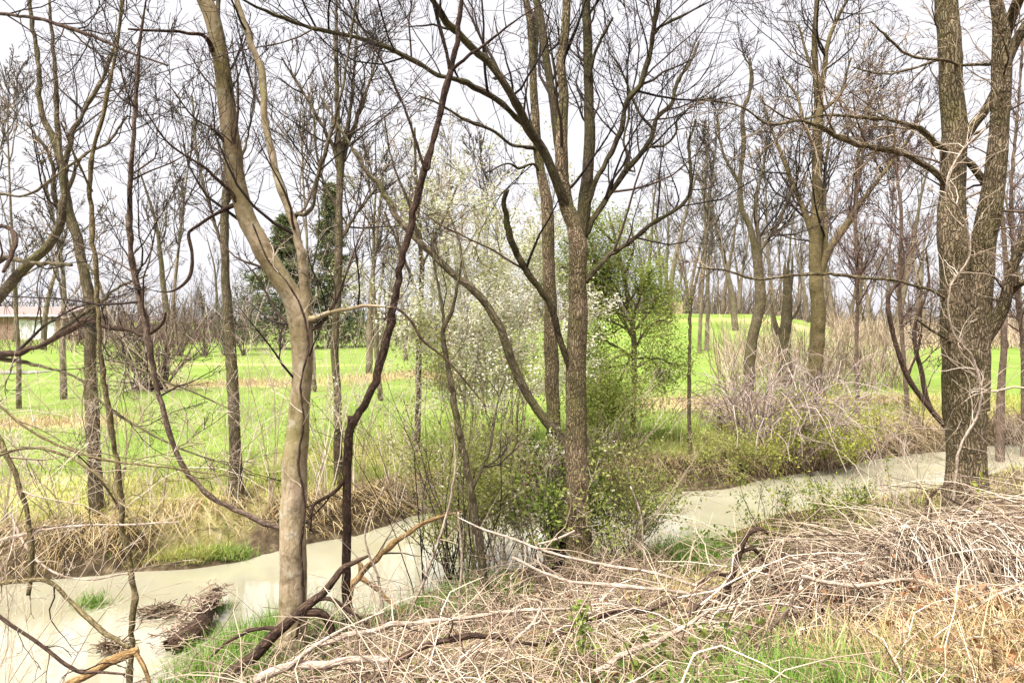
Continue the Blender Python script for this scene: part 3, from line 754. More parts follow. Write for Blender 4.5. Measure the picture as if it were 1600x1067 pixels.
tree('slanting_sapling', 'pair of dark bare stems slanting up from the bank before the twin-trunk tree', 11.5,
     [(1500, 700, 8), (1481, 672, 8), (1444, 627, 8), (1421, 594, 8), (1402, 545, 7), (1391, 500, 7), (1389, 462, 6), (1405, 440, 5), (1412, 400, 3), (1408, 370, 2)],
     [([(1462, 650, 7), (1455, 639, 7), (1440, 582, 7), (1429, 526, 6), (1432, 500, 5), (1450, 450, 4), (1447, 390, 3)], .2, 2), ([(1418, 590, 4), (1436, 540, 3), (1440, 470, 2)], -.2, 2)],
     'dark_bark', 'twig_dark', cat='sapling', seed=57, dens=2, len1=.7, sides=9, flare=.1)
tree('post_tree', 'slim brown trunk on the far bank just right of the twin-trunk tree', 14.5,
     [(1563, 655, 12), (1565, 600, 10), (1568, 560, 9), (1569, 508, 9), (1572, 440, 7), (1568, 360, 6), (1560, 280, 4), (1556, 200, 3)], [([(1571, 440, 5), (1590, 380, 4), (1605, 300, 3)], 0)],
     'red_bark', 'twig_red', seed=59, dens=2.5, len1=1.2, sides=9)
for (lab, Y, pts) in (('slender reddish stem closest to the left side of the twin-trunk tree', 16, [(1418, 655, 7), (1412, 560, 6), (1405, 450, 6), (1408, 330, 5), (1398, 230, 4), (1405, 150, 3)]),
                      ('slender reddish stem beyond the dead canes, well left of the twin-trunk tree', 17, [(1340, 650, 7), (1338, 560, 6), (1340, 450, 5), (1337, 330, 5), (1350, 220, 4), (1360, 120, 3)]),
                      ('slim red-barked stem at the far right behind the twin-trunk tree', 15, [(1600, 650, 8), (1598, 540, 7), (1585, 420, 6), (1580, 300, 5), (1590, 180, 4), (1598, 60, 3)])):
    tree('reddish_sapling', lab, Y, pts, [], 'red_bark', 'twig_red', cat='sapling', seed=int(Y) + 50, trunk_twigs=3, tt0=.3, len1=1.3, sides=8)
# a leaning limb tree coming in from outside the left edge
tree('edge_tree', 'grey trunk slanting in from the left edge of the picture', 6.2,
     [(-260, 800, 30), (-150, 640, 26), (-60, 530, 21), (0, 462, 16), (45, 412, 14), (75, 385, 13), (96, 345, 12), (100, 290, 9), (92, 220, 8), (88, 130, 6), (80, 40, 5), (75, -40, 3)],
     [([(-80, 556, 14), (-40, 556, 12), (0, 554, 11), (41, 549, 10), (75, 534, 9), (124, 507, 9), (135, 500, 8), (169, 511, 7), (200, 516, 6), (229, 522, 6), (248, 512, 5), (257, 500, 4), (259, 488, 3)], -.7, 1.2, 'dark_bark'),
      ([(75, 534, 7), (110, 505, 6), (150, 478, 5), (180, 452, 4), (230, 430, 3)], -.8, 1.6), ([(-30, 500, 10), (0, 406, 8), (40, 410, 7), (80, 412, 7), (112, 414, 5)], -.6, 1.5),
      ([(-60, 400, 10), (-30, 370, 9), (0, 352, 8), (22, 368, 8), (20, 395, 7), (5, 425, 5)], -.6, 0, 'dark_bark'), ([(-40, 15, 7), (0, 22, 5), (49, 28, 5), (142, 56, 5), (202, 82, 4), (262, 103, 3)], -.9, 3.5, 'dark_bark'),
      ([(0, 560, 8), (56, 571, 5), (127, 594, 4), (157, 627, 4), (225, 672, 4), (285, 702, 3), (375, 732, 2)], -1.0, 1.8), ([(120, 400, 5), (150, 432, 4), (161, 462, 4), (169, 511, 4), (199, 560, 4), (244, 590, 4), (300, 612, 3), (375, 646, 2)], -1.0, 1.6),
      ([(-20, 300, 6), (40, 305, 4), (100, 265, 4), (150, 230, 3)], -.5, 2)],
     'grey_bark', 'twig_dark', seed=61, dens=3.6, len1=.75, sides=12, up=.02)

# ------------------------------------------------------------------ shrubs with leaves
def leaf_mesh(name, Pts, mat, size, org, n_per=1, spread=.03, flat=.4, fold=.25, wide=.5):
    Pts = np.repeat(Pts, n_per, 0)
    n = len(Pts)
    Pts = Pts + rng.normal(0, spread, (n, 3))
    ax = norm(rng.normal(size=(n, 3)) * np.array((1, 1, .7)))
    up = norm(rng.normal(size=(n, 3)) * flat * 2.6 + np.array((0, 0, 1)))
    sd = norm(np.cross(ax, up))
    up = np.cross(sd, ax)
    s = (size * rng.uniform(.6, 1.3, n))[:, None]
    a = Pts; b = Pts + ax * s * .5 + sd * s * wide * .5 + up * s * fold * .4; c = Pts + ax * s; d = Pts + ax * s * .5 - sd * s * wide * .5 + up * s * fold * .4
    V = np.stack([a, b, c, d], 1).reshape(-1, 3) - org
    k = np.arange(n)[:, None] * 4
    T = np.concatenate([k + [0, 1, 2], k + [0, 2, 3]])
    return make_mesh(name, V, [T], M[mat], {'tint': ('FLOAT', np.repeat(rng.random(n), 4))}, smooth=False)

def shrub(name, label, cat, bases, h, spread, nst, r, mat, lv=(7, 5), leaf=None, up=.1, droop=0.0, jit=.15, lean=(0, 0), rm=.002, twig=None, group=None, leafy=None):
    """stems fanning out of the bases [(x,y)], twigs, then leaves [(material, size, per point, spread, share, zmin, zmax)]"""
    bases = np.array(bases, float)
    b = bases[rng.integers(0, len(bases), nst)] + rng.normal(0, .06, (nst, 2))
    z = height(b[:, 0], b[:, 1]) - .05
    org = np.array((bases[:, 0].mean(), bases[:, 1].mean(), float(height(*bases.mean(0)))))
    root = thing(name, org, label, cat, group)
    n = 10
    az = rng.uniform(0, 2 * math.pi, nst)
    sp = rng.uniform(.1, 1, nst) * spread
    d0 = norm(np.c_[np.cos(az) * sp + lean[0], np.sin(az) * sp + lean[1], np.ones(nst)])
    L = h * rng.uniform(.55, 1.15, nst)
    w = np.cumsum(rng.normal(0, jit, (nst, n - 1, 3)), 1)
    w[..., 2] -= droop * np.linspace(0, 1, n - 1)[None] ** 2 * 3
    st = norm(d0[:, None] + w) * (L / (n - 1))[:, None, None]
    P = np.concatenate([np.zeros((nst, 1, 3)), np.cumsum(st, 1)], 1) + np.c_[b, z][:, None]
    R = np.maximum(r * rng.uniform(.5, 1.2, nst)[:, None] * (1 - .8 * np.linspace(0, 1, n))[None], rm)
    tb = Tubes().add(P, R, 4)
    Q, RQ = spawn(P, R, lv[0], .25, 1, .38, .7, 5, rf=.6, up=up, jit=jit, rmin=rm)
    tb.add(Q, RQ, 3)
    tips = Q
    if len(lv) > 1:
        Q2, R2 = spawn(Q, RQ, lv[1], .2, 1, .5, .7, 3, rf=.7, up=up, jit=jit, rmin=rm * .8)
        tb.add(Q2, R2, 3)
        tips = Q2
    link('branches', tb.mesh('branches', M[mat], org), root)
    for (mt, size, per, spd, share, z0, z1) in (leaf or []):
        pts = np.concatenate([tips[:, 1:].reshape(-1, 3), (tips[:, 0] * .5 + tips[:, 1] * .5)])
        pts = pts[(pts[:, 2] > z0) & (pts[:, 2] < z1)]
        # leaves in loose clumps, not an even fuzz
        keep = (wob(pts[:, 0] * 1.0, pts[:, 2] * 1.0 + pts[:, 1] * .6, 5.0, int(size * 900) + len(name)) * .9 + rng.random(len(pts))) > (1 - share)
        pts = pts[keep]
        if len(pts):
            link('foliage' if mt != 'blossom' else 'blossom', leaf_mesh('foliage', pts, mt, size, org, per, spd), root)
    return root

# green-leaved small tree right of the centre trunk
def leafy_tree():
    Y = 12.8
    base = at(990, 691, Y)
    g = float(height(base[0], base[1]))
    org = np.array((base[0], base[1], g))
    root = thing('leafy_tree', org, 'small tree in fresh green leaf standing behind the furrowed trunk', 'tree')
    L = line3([(990, 700, 9), (990, 640, 8), (991, 580, 8), (990, 526, 8), (982, 470, 7), (972, 420, 6), (960, 370, 4), (950, 330, 2)], Y)
    L[0, 2] = g - .1
    _, P, R = stem_part('trunk', L, 'grey_bark', root, org, 10, .05, 71, .25)
    tb = Tubes(); tips = []
    for pts in ([(990, 530, 6), (960, 480, 5), (925, 440, 4), (890, 420, 3), (850, 410, 2)], [(988, 500, 6), (1005, 450, 4), (1020, 420, 3)], [(986, 480, 5), (950, 440, 4), (930, 400, 3), (915, 360, 2)], [(991, 545, 5), (1015, 510, 4), (1035, 500, 3), (1045, 505, 2)],
                [(991, 560, 5), (960, 540, 4), (930, 530, 3), (910, 540, 2)], [(975, 430, 5), (990, 390, 3), (985, 350, 2)], [(991, 550, 4), (960, 560, 3), (935, 600, 2), (925, 640, 2)], [(991, 560, 4), (1015, 560, 3), (1030, 580, 2)], [(960, 380, 4), (940, 360, 3), (925, 345, 2)], [(985, 500, 4), (930, 470, 3), (880, 440, 2), (830, 400, 2)], [(990, 520, 4), (950, 500, 3), (920, 490, 2)], [(982, 470, 4), (1010, 440, 3), (1030, 460, 2)], [(991, 540, 4), (970, 590, 3), (950, 620, 2)], [(985, 490, 4), (940, 420, 3), (880, 375, 2)], [(991, 570, 4), (950, 575, 3), (920, 600, 2), (912, 650, 2)], [(991, 575, 4), (1030, 560, 3), (1050, 570, 2)], [(990, 510, 4), (960, 470, 3), (935, 440, 2), (920, 410, 2)], [(988, 520, 4), (1030, 470, 3), (1048, 450, 2)]):
        _, p, r = stem_part('limb', line3(pts, Y, rng.uniform(-1, 1)), 'grey_bark', root, org, 6, .03, 72)
        tips.append(twigs(tb, p, r, Y, dens=6.5, len1=.62, lv=3, up=.03, rm=.003, k2=4, k3=4))
    link('branches', tb.mesh('branches', M['twig_tan'], org), root)
    pts = np.concatenate([t[:, 1:].reshape(-1, 3) for t in tips])
    k = (wob(pts[:, 0], pts[:, 2], 4.5, 5) * .8 + rng.random(len(pts))) > .20
    link('foliage', leaf_mesh('foliage', pts[k], 'leaf_fresh', .048, org, 6, .13), root)
leafy_tree()

g = lambda px, py, Y: tuple(at(px, py, Y)[:2])
shrub('blossom_shrub', 'tall shrub in white blossom leaning across the middle of the meadow', 'shrub', [g(775, 730, 11.6), g(730, 730, 11.4), g(805, 730, 11.7)], 4.9, .40, 46, .013, 'twig_pale', (10, 6), up=.05,
      leaf=[('blossom', .050, 9, .05, .52, 1.6, 9), ('leaf_olive', .055, 4, .05, .36, .9, 9)], lean=(-.12, -.12))
shrub('olive_shrub', 'dense olive-leaved shrub at the foot of the furrowed tree', 'shrub', [g(790, 850, 7.6), g(830, 850, 7.5), g(850, 840, 7.4), g(750, 850, 7.6)], 1.7, .75, 40, .008, 'twig_pale', (7, 5),
      leaf=[('leaf_olive', .042, 4, .06, .38, -1, 9), ('blossom', .035, 1, .02, .08, .6, 9)])
shrub('green_shrub', 'darker green shrub pressed against the right side of the furrowed trunk', 'shrub', [g(950, 850, 7.7), g(985, 840, 7.9), g(965, 840, 7.5)], 1.8, .5, 34, .008, 'twig_tan', (7, 5),
      leaf=[('leaf_fresh', .040, 3, .05, .38, -1, 1.2), ('leaf_olive', .040, 3, .06, .36, .3, 9)])
shrub('olive_shrub', 'pale yellow-olive shrub hanging over the water left of the furrowed tree', 'shrub', [g(735, 870, 7.7), g(775, 865, 7.8), g(705, 880, 7.6)], 1.9, .6, 34, .008, 'twig_pale', (7, 5),
      leaf=[('leaf_olive', .042, 5, .06, .45, -1, 9)])
shrub('lime_shrub', 'loose lime-green shrub on the far bank under the small leafy tree', 'shrub', [g(950, 700, 12.5), g(1000, 700, 12.6), g(915, 700, 12.4)], 2.1, .65, 34, .009, 'twig_pale', (7, 5),
      leaf=[('leaf_fresh', .055, 5, .08, .45, -1, 9)])
shrub('ivy_shrub', 'dark ivy-like growth between the furrowed trunk and the slender one behind', 'shrub', [g(872, 840, 7.2), g(868, 830, 7.2)], 1.3, .16, 22, .008, 'twig_dark', (7, 4),
      leaf=[('leaf_spring', .06, 2, .03, .6, -1, 9), ('blossom', .045, 1, .02, .15, .3, 9)])
shrub('yellow_shrub', 'yellow-green budding shrub on the far bank below the dead cane thicket', 'shrub', [g(1270, 745, 13.2), g(1330, 735, 13.8), g(1210, 755, 12.9), g(1300, 740, 13.4)], 1.6, .6, 60, .009, 'twig_tan', (7, 5),
      leaf=[('leaf_yellow', .055, 3, .05, .36, -1, 9)])
shrub('budding_shrub', 'sparse leafing shrub on the near bank in front of the bright water', 'shrub', [g(1235, 860, 8.6), g(1290, 860, 8.5), g(1330, 850, 8.8), g(1200, 870, 8.4)], 1.15, .55, 34, .007, 'twig_dark', (6, 4),
      leaf=[('leaf_yellow', .038, 2, .03, .35, -1, 9), ('leaf_spring', .038, 2, .03, .3, -1, .9)])
shrub('bank_shrub', 'low pale green shrub on the far bank right of the leafy tree', 'shrub', [g(1130, 755, 12.5), g(1170, 750, 12.7), g(1100, 752, 12.2)], .9, .8, 40, .007, 'twig_tan', (6, 4),
      leaf=[('leaf_olive', .045, 2, .04, .5, -1, 9)])
shrub('bare_bramble', 'pale leafless bramble arching over the far bank at the left edge', 'bramble', [(-6.3, 8.4), (-5.6, 8.5), (-5.0, 8.7), (-6.8, 8.3)], 2.9, .95, 44, .008, 'twig_pale', (6, 5), droop=.25, jit=.09, up=.0, lean=(.25, -.35))
shrub('bare_bramble', 'pale leafless bramble reaching up from the bottom-left corner', 'bramble', [(-3.35, 4.1), (-3.5, 4.6), (-3.2, 3.7)], 2.7, .75, 26, .0055, 'twig_pale', (6, 5), droop=.15, jit=.09, up=.0, lean=(.12, .2))
shrub('bare_bramble', 'pale wiry leafless stems around the middle rough trunk', 'bramble', [(-4.6, 8.9), (-3.8, 9.2), (-3.3, 9.3), (-5.2, 8.9)], 3.6, .55, 40, .007, 'twig_pale', (7, 5), droop=.15, jit=.09, up=.0)
shrub('bare_bramble', 'thin pale leafless shoots crowding the fork of the pale tree', 'bramble', [g(500, 760, 9.6), g(560, 750, 10.0), g(610, 740, 10.4)], 2.9, .6, 34, .008, 'twig_pale', (6, 5), jit=.1, up=.02)
shrub('bare_bramble', 'dark wiry leafless shoots rising from the near bank before the blossom', 'bramble', [g(700, 900, 7.2), g(660, 910, 7.0), g(730, 890, 7.2)], 2.4, .5, 26, .007, 'twig_dark', (5, 4), jit=.1, up=.02)
shrub('bare_bramble', 'wiry bare shoots on the near bank at the foot of the twin-trunk tree', 'bramble', [(4.2, 7.4), (5.6, 7.6), (4.7, 8.0), (6.2, 8.2)], 1.9, .7, 40, .007, 'twig_pale', (6, 5), jit=.12, up=.02, droop=.2)
shrub('meadow_bush', 'round brown leafless bush standing in the meadow near the house', 'bush', [g(235, 605, 22.5), g(255, 607, 22.5), g(210, 604, 22.5)], 3.6, .75, 60, .03, 'twig_red', (7, 5), rm=.007)
shrub('meadow_bush', 'wide bare grey bush before the dark spruces', 'bush', [g(320, 545, 42), g(280, 545, 43), g(350, 545, 44), g(380, 545, 44)], 5.0, .6, 50, .04, 'twig_far', (7, 4), rm=.012)
shrub('cane_thicket', 'tangled heap of pinkish dead canes arching over the far bank', 'thicket', [g(1240, 690, 13.6), g(1270, 690, 14.2), g(1200, 700, 13.6), g(1300, 680, 14.6), g(1160, 700, 13.6)], 2.5, .9, 220, .015, 'cane_grey', (4,), droop=.6, jit=.12, rm=.005, up=-.05)
shrub('cane_thicket', 'smaller spray of dead canes beside the crooked shaggy tree', 'thicket', [g(1150, 680, 15.0), g(1130, 690, 14.5)], 1.5, .9, 90, .010, 'cane', (4,), droop=.5, jit=.12, rm=.004, up=-.05)
shrub('cane_thicket', 'dark root-tangled dead canes hanging over the water left of the twin-trunk tree', 'thicket', [g(1400, 690, 15.2), g(1440, 690, 15.8), g(1370, 700, 15.0)], 1.5, 1.0, 130, .010, 'twig_tan', (4,), droop=.8, jit=.14, rm=.004, up=-.05)
shrub('cane_thicket', 'brown dead canes on the far bank right of the twin-trunk tree', 'thicket', [g(1580, 670, 16.5), g(1620, 670, 17), g(1550, 670, 16.5)], 1.4, 1.0, 110, .010, 'twig_tan', (4,), droop=.8, jit=.14, rm=.004, up=-.05)

# single yellow-green shoots
def shoot(label, px, py, top, Y, lean=0, mat='leaf_yellow', h=None, size=.06, nl=60):
    b = at(px, py, Y); z = float(height(b[0], b[1]))
    t = at(px + lean, top, Y)
    org = np.array((b[0], b[1], z))
    root = thing('leafy_shoot', org, label, 'plant')
    S = spline(np.array([(*org - (0, 0, .05), .006), (*((org + t) / 2 + (.02, 0, 0)), .005), (*t, .003)]), n=14)
    link('stem', Tubes().add(S[:, :3], S[:, 3], 6, .5).mesh('stem', M['twig_tan'], org), root)
    pts = S[rng.integers(8, 14, nl), :3] + rng.normal(0, .02, (nl, 3))
    link('foliage', leaf_mesh('foliage', pts, mat, size, org, 1, .02), root)
shoot('bright yellow-green leafy shoot standing alone against the water', 1398, 820, 715, 8.6, -14, size=.055, nl=45)
shoot('small yellow-green shoot at the foot of the twin-trunk tree', 1530, 800, 735, 6.6, 4, size=.06, nl=40)
shoot('bright green leafy weed spike upright in the foreground brush', 908, 1030, 945, 3.9, -2, 'leaf_spring', size=.04, nl=120)

# ------------------------------------------------------------------ spruces
def spruce(label, px, pytop, pybase, Y, wpx, seed):
    b = at(px, pybase, Y); z = float(height(b[0], b[1])); top = at(px, pytop, Y)[2]
    org = np.array((b[0], b[1], z)); H = top - z; Wd = wpx / F * Y * .5
    root = thing('spruce_tree', org, label, 'tree')
    S = np.array([(0, 0, -.2, .28), (0, 0, H * .5, .16), (.05, 0, H, .02)])
    S = spline(S, n=12)
    link('trunk', Tubes().add(S[:, :3], S[:, 3], 8, .5).mesh('trunk', M['bark_far']), root)
    nb = 240
    f = rng.uniform(.03, .98, nb) ** .85
    az = rng.uniform(0, 6.28, nb)
    L = Wd * (1 - f) ** 1.25 * rng.uniform(.65, 1.15, nb) + .25
    s = np.linspace(0, 1, 8)[None]
    x = L[:, None] * s
    zz = f[:, None] * H - .35 * x * s + .18 * x * s ** 3 * 1.6
    P = np.stack([x * np.cos(az)[:, None], x * np.sin(az)[:, None], zz], -1)
    P += rng.normal(0, .03, P.shape)
    R = np.repeat((.035 * (1 - .8 * s)), nb, 0)
    tb = Tubes().add(P, R, 3)
    Q, RQ = spawn(P, R, 6, .15, 1, .3, .8, 3, up=-.12, rmin=.012)
    tb.add(Q, RQ, 3)
    link('branches', tb.mesh('branches', M['twig_dark']), root)
    pts = np.concatenate([P[:, 1:].reshape(-1, 3), Q[:, 1:].reshape(-1, 3)])
    link('needles', leaf_mesh('needles', pts, 'needle', .36, np.zeros(3), 4, .10, .5, .2, .28), root)
spruce('dark spruce rising to a narrow spire behind the pale tree fork', 515, 285, 534, 58, 150, 1)
spruce('broad dark spruce behind the pale leaning tree', 442, 335, 540, 55, 270, 2)

# ------------------------------------------------------------------ far wood: individual bare trees
def proto(H, r, seed, spread=.55, forks=3):
    global rng
    keep = rng
    rng = np.random.default_rng(seed)
    n = 14
    w = np.cumsum(rng.normal(0, .05, (1, n - 1, 3)), 1); w[..., 2] = 1
    P = np.concatenate([np.zeros((1, 1, 3)), np.cumsum(norm(w) * H * .8 / (n - 1), 1)], 1); P[..., 2] -= .3
    R = .78 * r * (1 - .85 * np.linspace(0, 1, n)[None] ** .9)
    tr = Tubes().add(P, R, 9, .5)
    cr = Tubes()
    Q1, R1 = spawn(P, R, 9, .32, 1, .42, spread, 9, rf=.62, up=.14, jit=.16, rmin=.03)
    cr.add(Q1, R1, 4)
    Q2, R2 = spawn(Q1, R1, 6, .2, 1, .5, .7, 7, rf=.6, up=.12, jit=.2, rmin=.02)
    cr.add(Q2, R2, 3)
    Q3, R3 = spawn(Q2, R2, 5, .2, 1, .55, .65, 5, rf=.7, up=.1, jit=.2, rmin=.015)
    cr.add(Q3, R3, 3)
    Q4, R4 = spawn(Q3, R3, 4, .2, 1, .6, .6, 3, rf=.8, up=.08, jit=.2, rmin=.013)
    cr.add(Q4, R4, 3)
    out = (tr.mesh('trunk', M['bark_far']), cr.mesh('crown', M['twig_far']))
    rng = keep
    return out
def nth(k):
    return ('first', 'second', 'third', 'fourth', 'fifth', 'sixth', 'seventh', 'eighth', 'ninth', 'tenth', 'eleventh', 'twelfth')[k]
PROTOS = [proto(15, .30, 101), proto(18, .36, 102, .45), proto(13, .22, 103, .6), proto(20, .42, 104, .5), proto(11, .17, 105, .5), proto(13, .12, 106, .5), proto(14, .13, 107, .62)]

def far_tree(px, Y, k, s, label, group, name='bare_tree'):
    x = (px - 800) / F * Y
    o = thing(name, (x, Y, float(height(x, Y))), label, 'tree', group)
    o.rotation_euler = (0, 0, rng.uniform(0, 6.28))
    o.scale = (s, s, s * rng.uniform(.9, 1.1))
    link('trunk', PROTOS[k][0], o)
    link('crown', PROTOS[k][1], o)
r2 = np.random.default_rng(5)
for px in np.linspace(945, 1480, 48):
    far_tree(px + r2.uniform(-9, 9), r2.uniform(62, 96), int(r2.integers(0, 5)), r2.uniform(.7, 1.0), 'bare tree in the far wood along the skyline right of the furrowed tree', 'trees of the far wood')
for k, px in enumerate((1400, 1440, 1500, 1545, 1585, 1630, 1660)):
    far_tree(px + r2.uniform(-8, 8), r2.uniform(52, 75), int(r2.integers(0, 5)), r2.uniform(.8, 1.15), nth(k) + ' from the left of the bare trees beyond the meadow around the twin-trunk tree', 'trees beyond the twin-trunk tree')
for k, px in enumerate((560, 585, 612, 640, 668, 700, 730, 765, 800, 835, 880)):
    far_tree(px + r2.uniform(-8, 8), r2.uniform(40, 75), int(r2.integers(0, 5)), r2.uniform(.75, 1.1), nth(k) + ' from the left of the bare trees seen through the white blossom', 'trees behind the blossom')
for k, px in enumerate((-40, 30, 75, 120, 165, 215, 265, 310, 345, 440, 475)):
    far_tree(px + r2.uniform(-8, 8), r2.uniform(45, 95), int(r2.integers(0, 5)), r2.uniform(.7, 1.05), nth(k) + ' from the left of the bare trees beyond the meadow by the house and spruces', 'trees around the house')
# a few nearer ones that stand out singly
far_tree(492, 22, 5, .85, 'slim bare tree in the meadow just right of the pale fork', None, 'meadow_tree')
far_tree(596, 19, 6, .75, 'slim bare tree in the meadow crossing behind the bent dark sapling', None, 'meadow_tree')
far_tree(255, 27, 6, .95, 'slim bare tree behind the round brown bush', None, 'meadow_tree')
far_tree(30, 18, 5, .75, 'slim bare tree at the far left of the meadow', None, 'meadow_tree')
far_tree(745, 24, 5, .8, 'slim bare tree hidden in the white blossom', None, 'meadow_tree')
far_tree(1215, 33, 6, .95, 'slim bare tree between the crooked tree and the mossy forked tree', None, 'meadow_tree')
far_tree(1380, 30, 5, .9, 'slim bare tree left of the twin-trunk tree beyond the dead canes', None, 'meadow_tree')
far_tree(575, 30, 2, .95, 'bare crooked tree standing alone in the meadow left of the blossom', None, 'meadow_tree')
far_tree(1045, 52, 3, .8, 'stout bare tree at the crest of the pasture', None, 'meadow_tree')
far_tree(100, 20, 4, .8, 'thin bare tree in the meadow before the white garage', None, 'meadow_tree')
far_tree(1150, 44, 1, .8, 'shaggy thick bare tree at the top of the pasture', None, 'meadow_tree')

def scrub(name, label, x0, x1, y0, y1, n, hmin, hmax, r, mat, hfun=None):
    """many thin stems, nobody could count them"""
    Y = rng.uniform(y0, y1, n)
    X = (rng.uniform(x0, x1, n) - 800) / F * Y
    b = np.c_[X, Y, height(X, Y) - .1]
    h = rng.uniform(hmin, hmax, n)
    d = norm(np.c_[rng.normal(0, .3, n), rng.normal(0, .3, n), np.ones(n)])
    w = np.cumsum(rng.normal(0, .16, (n, 3, 3)), 1)
    P = np.concatenate([np.zeros((n, 1, 3)), np.cumsum(norm(d[:, None] + w) * (h / 3)[:, None, None], 1)], 1) + b[:, None]
    R = np.repeat(r * (1 - .7 * np.linspace(0, 1, 4))[None], n, 0) * rng.uniform(.6, 1.3, n)[:, None]
    tb = Tubes().add(P, R, 3)
    Q, RQ = spawn(P, R, 2, .2, 1, .45, .6, 3, rf=.7, up=.1, rmin=r * .4)
    tb.add(Q, RQ, 3)
    o = link(name, tb.mesh(name, M[mat]))
    return tag(o, label, 'scrub', kind='stuff')
scrub('scrub', 'brown scrub filling the ground under the far wood', 930, 1680, 62, 92, 1500, 1.2, 4.2, .035, 'twig_far')
scrub('scrub', 'tan scrub along the meadow edge behind the cane thicket', 1300, 1680, 45, 56, 1100, .8, 2.6, .028, 'cane')
scrub('scrub', 'tan brush standing around the crooked and the mossy forked trees', 1120, 1420, 22, 34, 900, .8, 2.6, .018, 'cane')
scrub('scrub', 'grey undergrowth at the back of the meadow behind the blossom', 520, 930, 55, 85, 1000, 1.0, 3.4, .035, 'twig_far')
scrub('scrub', 'brown hedge scrub beyond the meadow near the house', 110, 420, 62, 95, 1000, 1.2, 4.0, .035, 'twig_red')
scrub('scrub', 'bare twiggy growth standing in front of the brick house', -60, 118, 46, 66, 180, .8, 3.0, .022, 'twig_tan')
scrub('distant_woods', 'distant bare woods fading along the whole horizon', -300, 1900, 150, 240, 1100, 5, 11, .24, 'twig_far')

# pale track across the meadow before the house
tx = np.linspace(-60, -20.5, 60)
ty = 33 + 2.2 * np.sin(tx * .06) - .12 * (tx + 30)
tv, tf = [], []
for k in range(60):
    for j, o_ in enumerate((-.8, 0, .8)):
        tv.append((tx[k], ty[k] + o_, float(height(tx[k], ty[k] + o_)) + .03))
    if k:
        for j in range(2):
            q = (k - 1) * 3 + j
            tf.append((q, q + 3, q + 4, q + 1))
tag(link('gravel_path', make_mesh('gravel_path', np.array(tv), [np.array(tf)], plain('gravel', (.19, .185, .15), .95, 9, .3))), 'pale gravel track crossing the meadow before the house', 'path', kind='structure')

# ------------------------------------------------------------------ house, fence, rail
def boxes(name, bs, mat, org, parent=None):
    V, Q = [], []
    for (x0, x1, y0, y1, z0, z1) in bs:
        k = len(V)
        V += [(x0, y0, z0), (x1, y0, z0), (x1, y1, z0), (x0, y1, z0), (x0, y0, z1), (x1, y0, z1), (x1, y1, z1), (x0, y1, z1)]
        Q += [(k, k+3, k+2, k+1), (k+4, k+5, k+6, k+7), (k, k+1, k+5, k+4), (k+1, k+2, k+6, k+5), (k+2, k+3, k+7, k+6), (k+3, k, k+4, k+7)]
    me = make_mesh(name, np.array(V, float) - org, [np.array(Q)], mat, smooth=False)
    return link(name, me, parent)

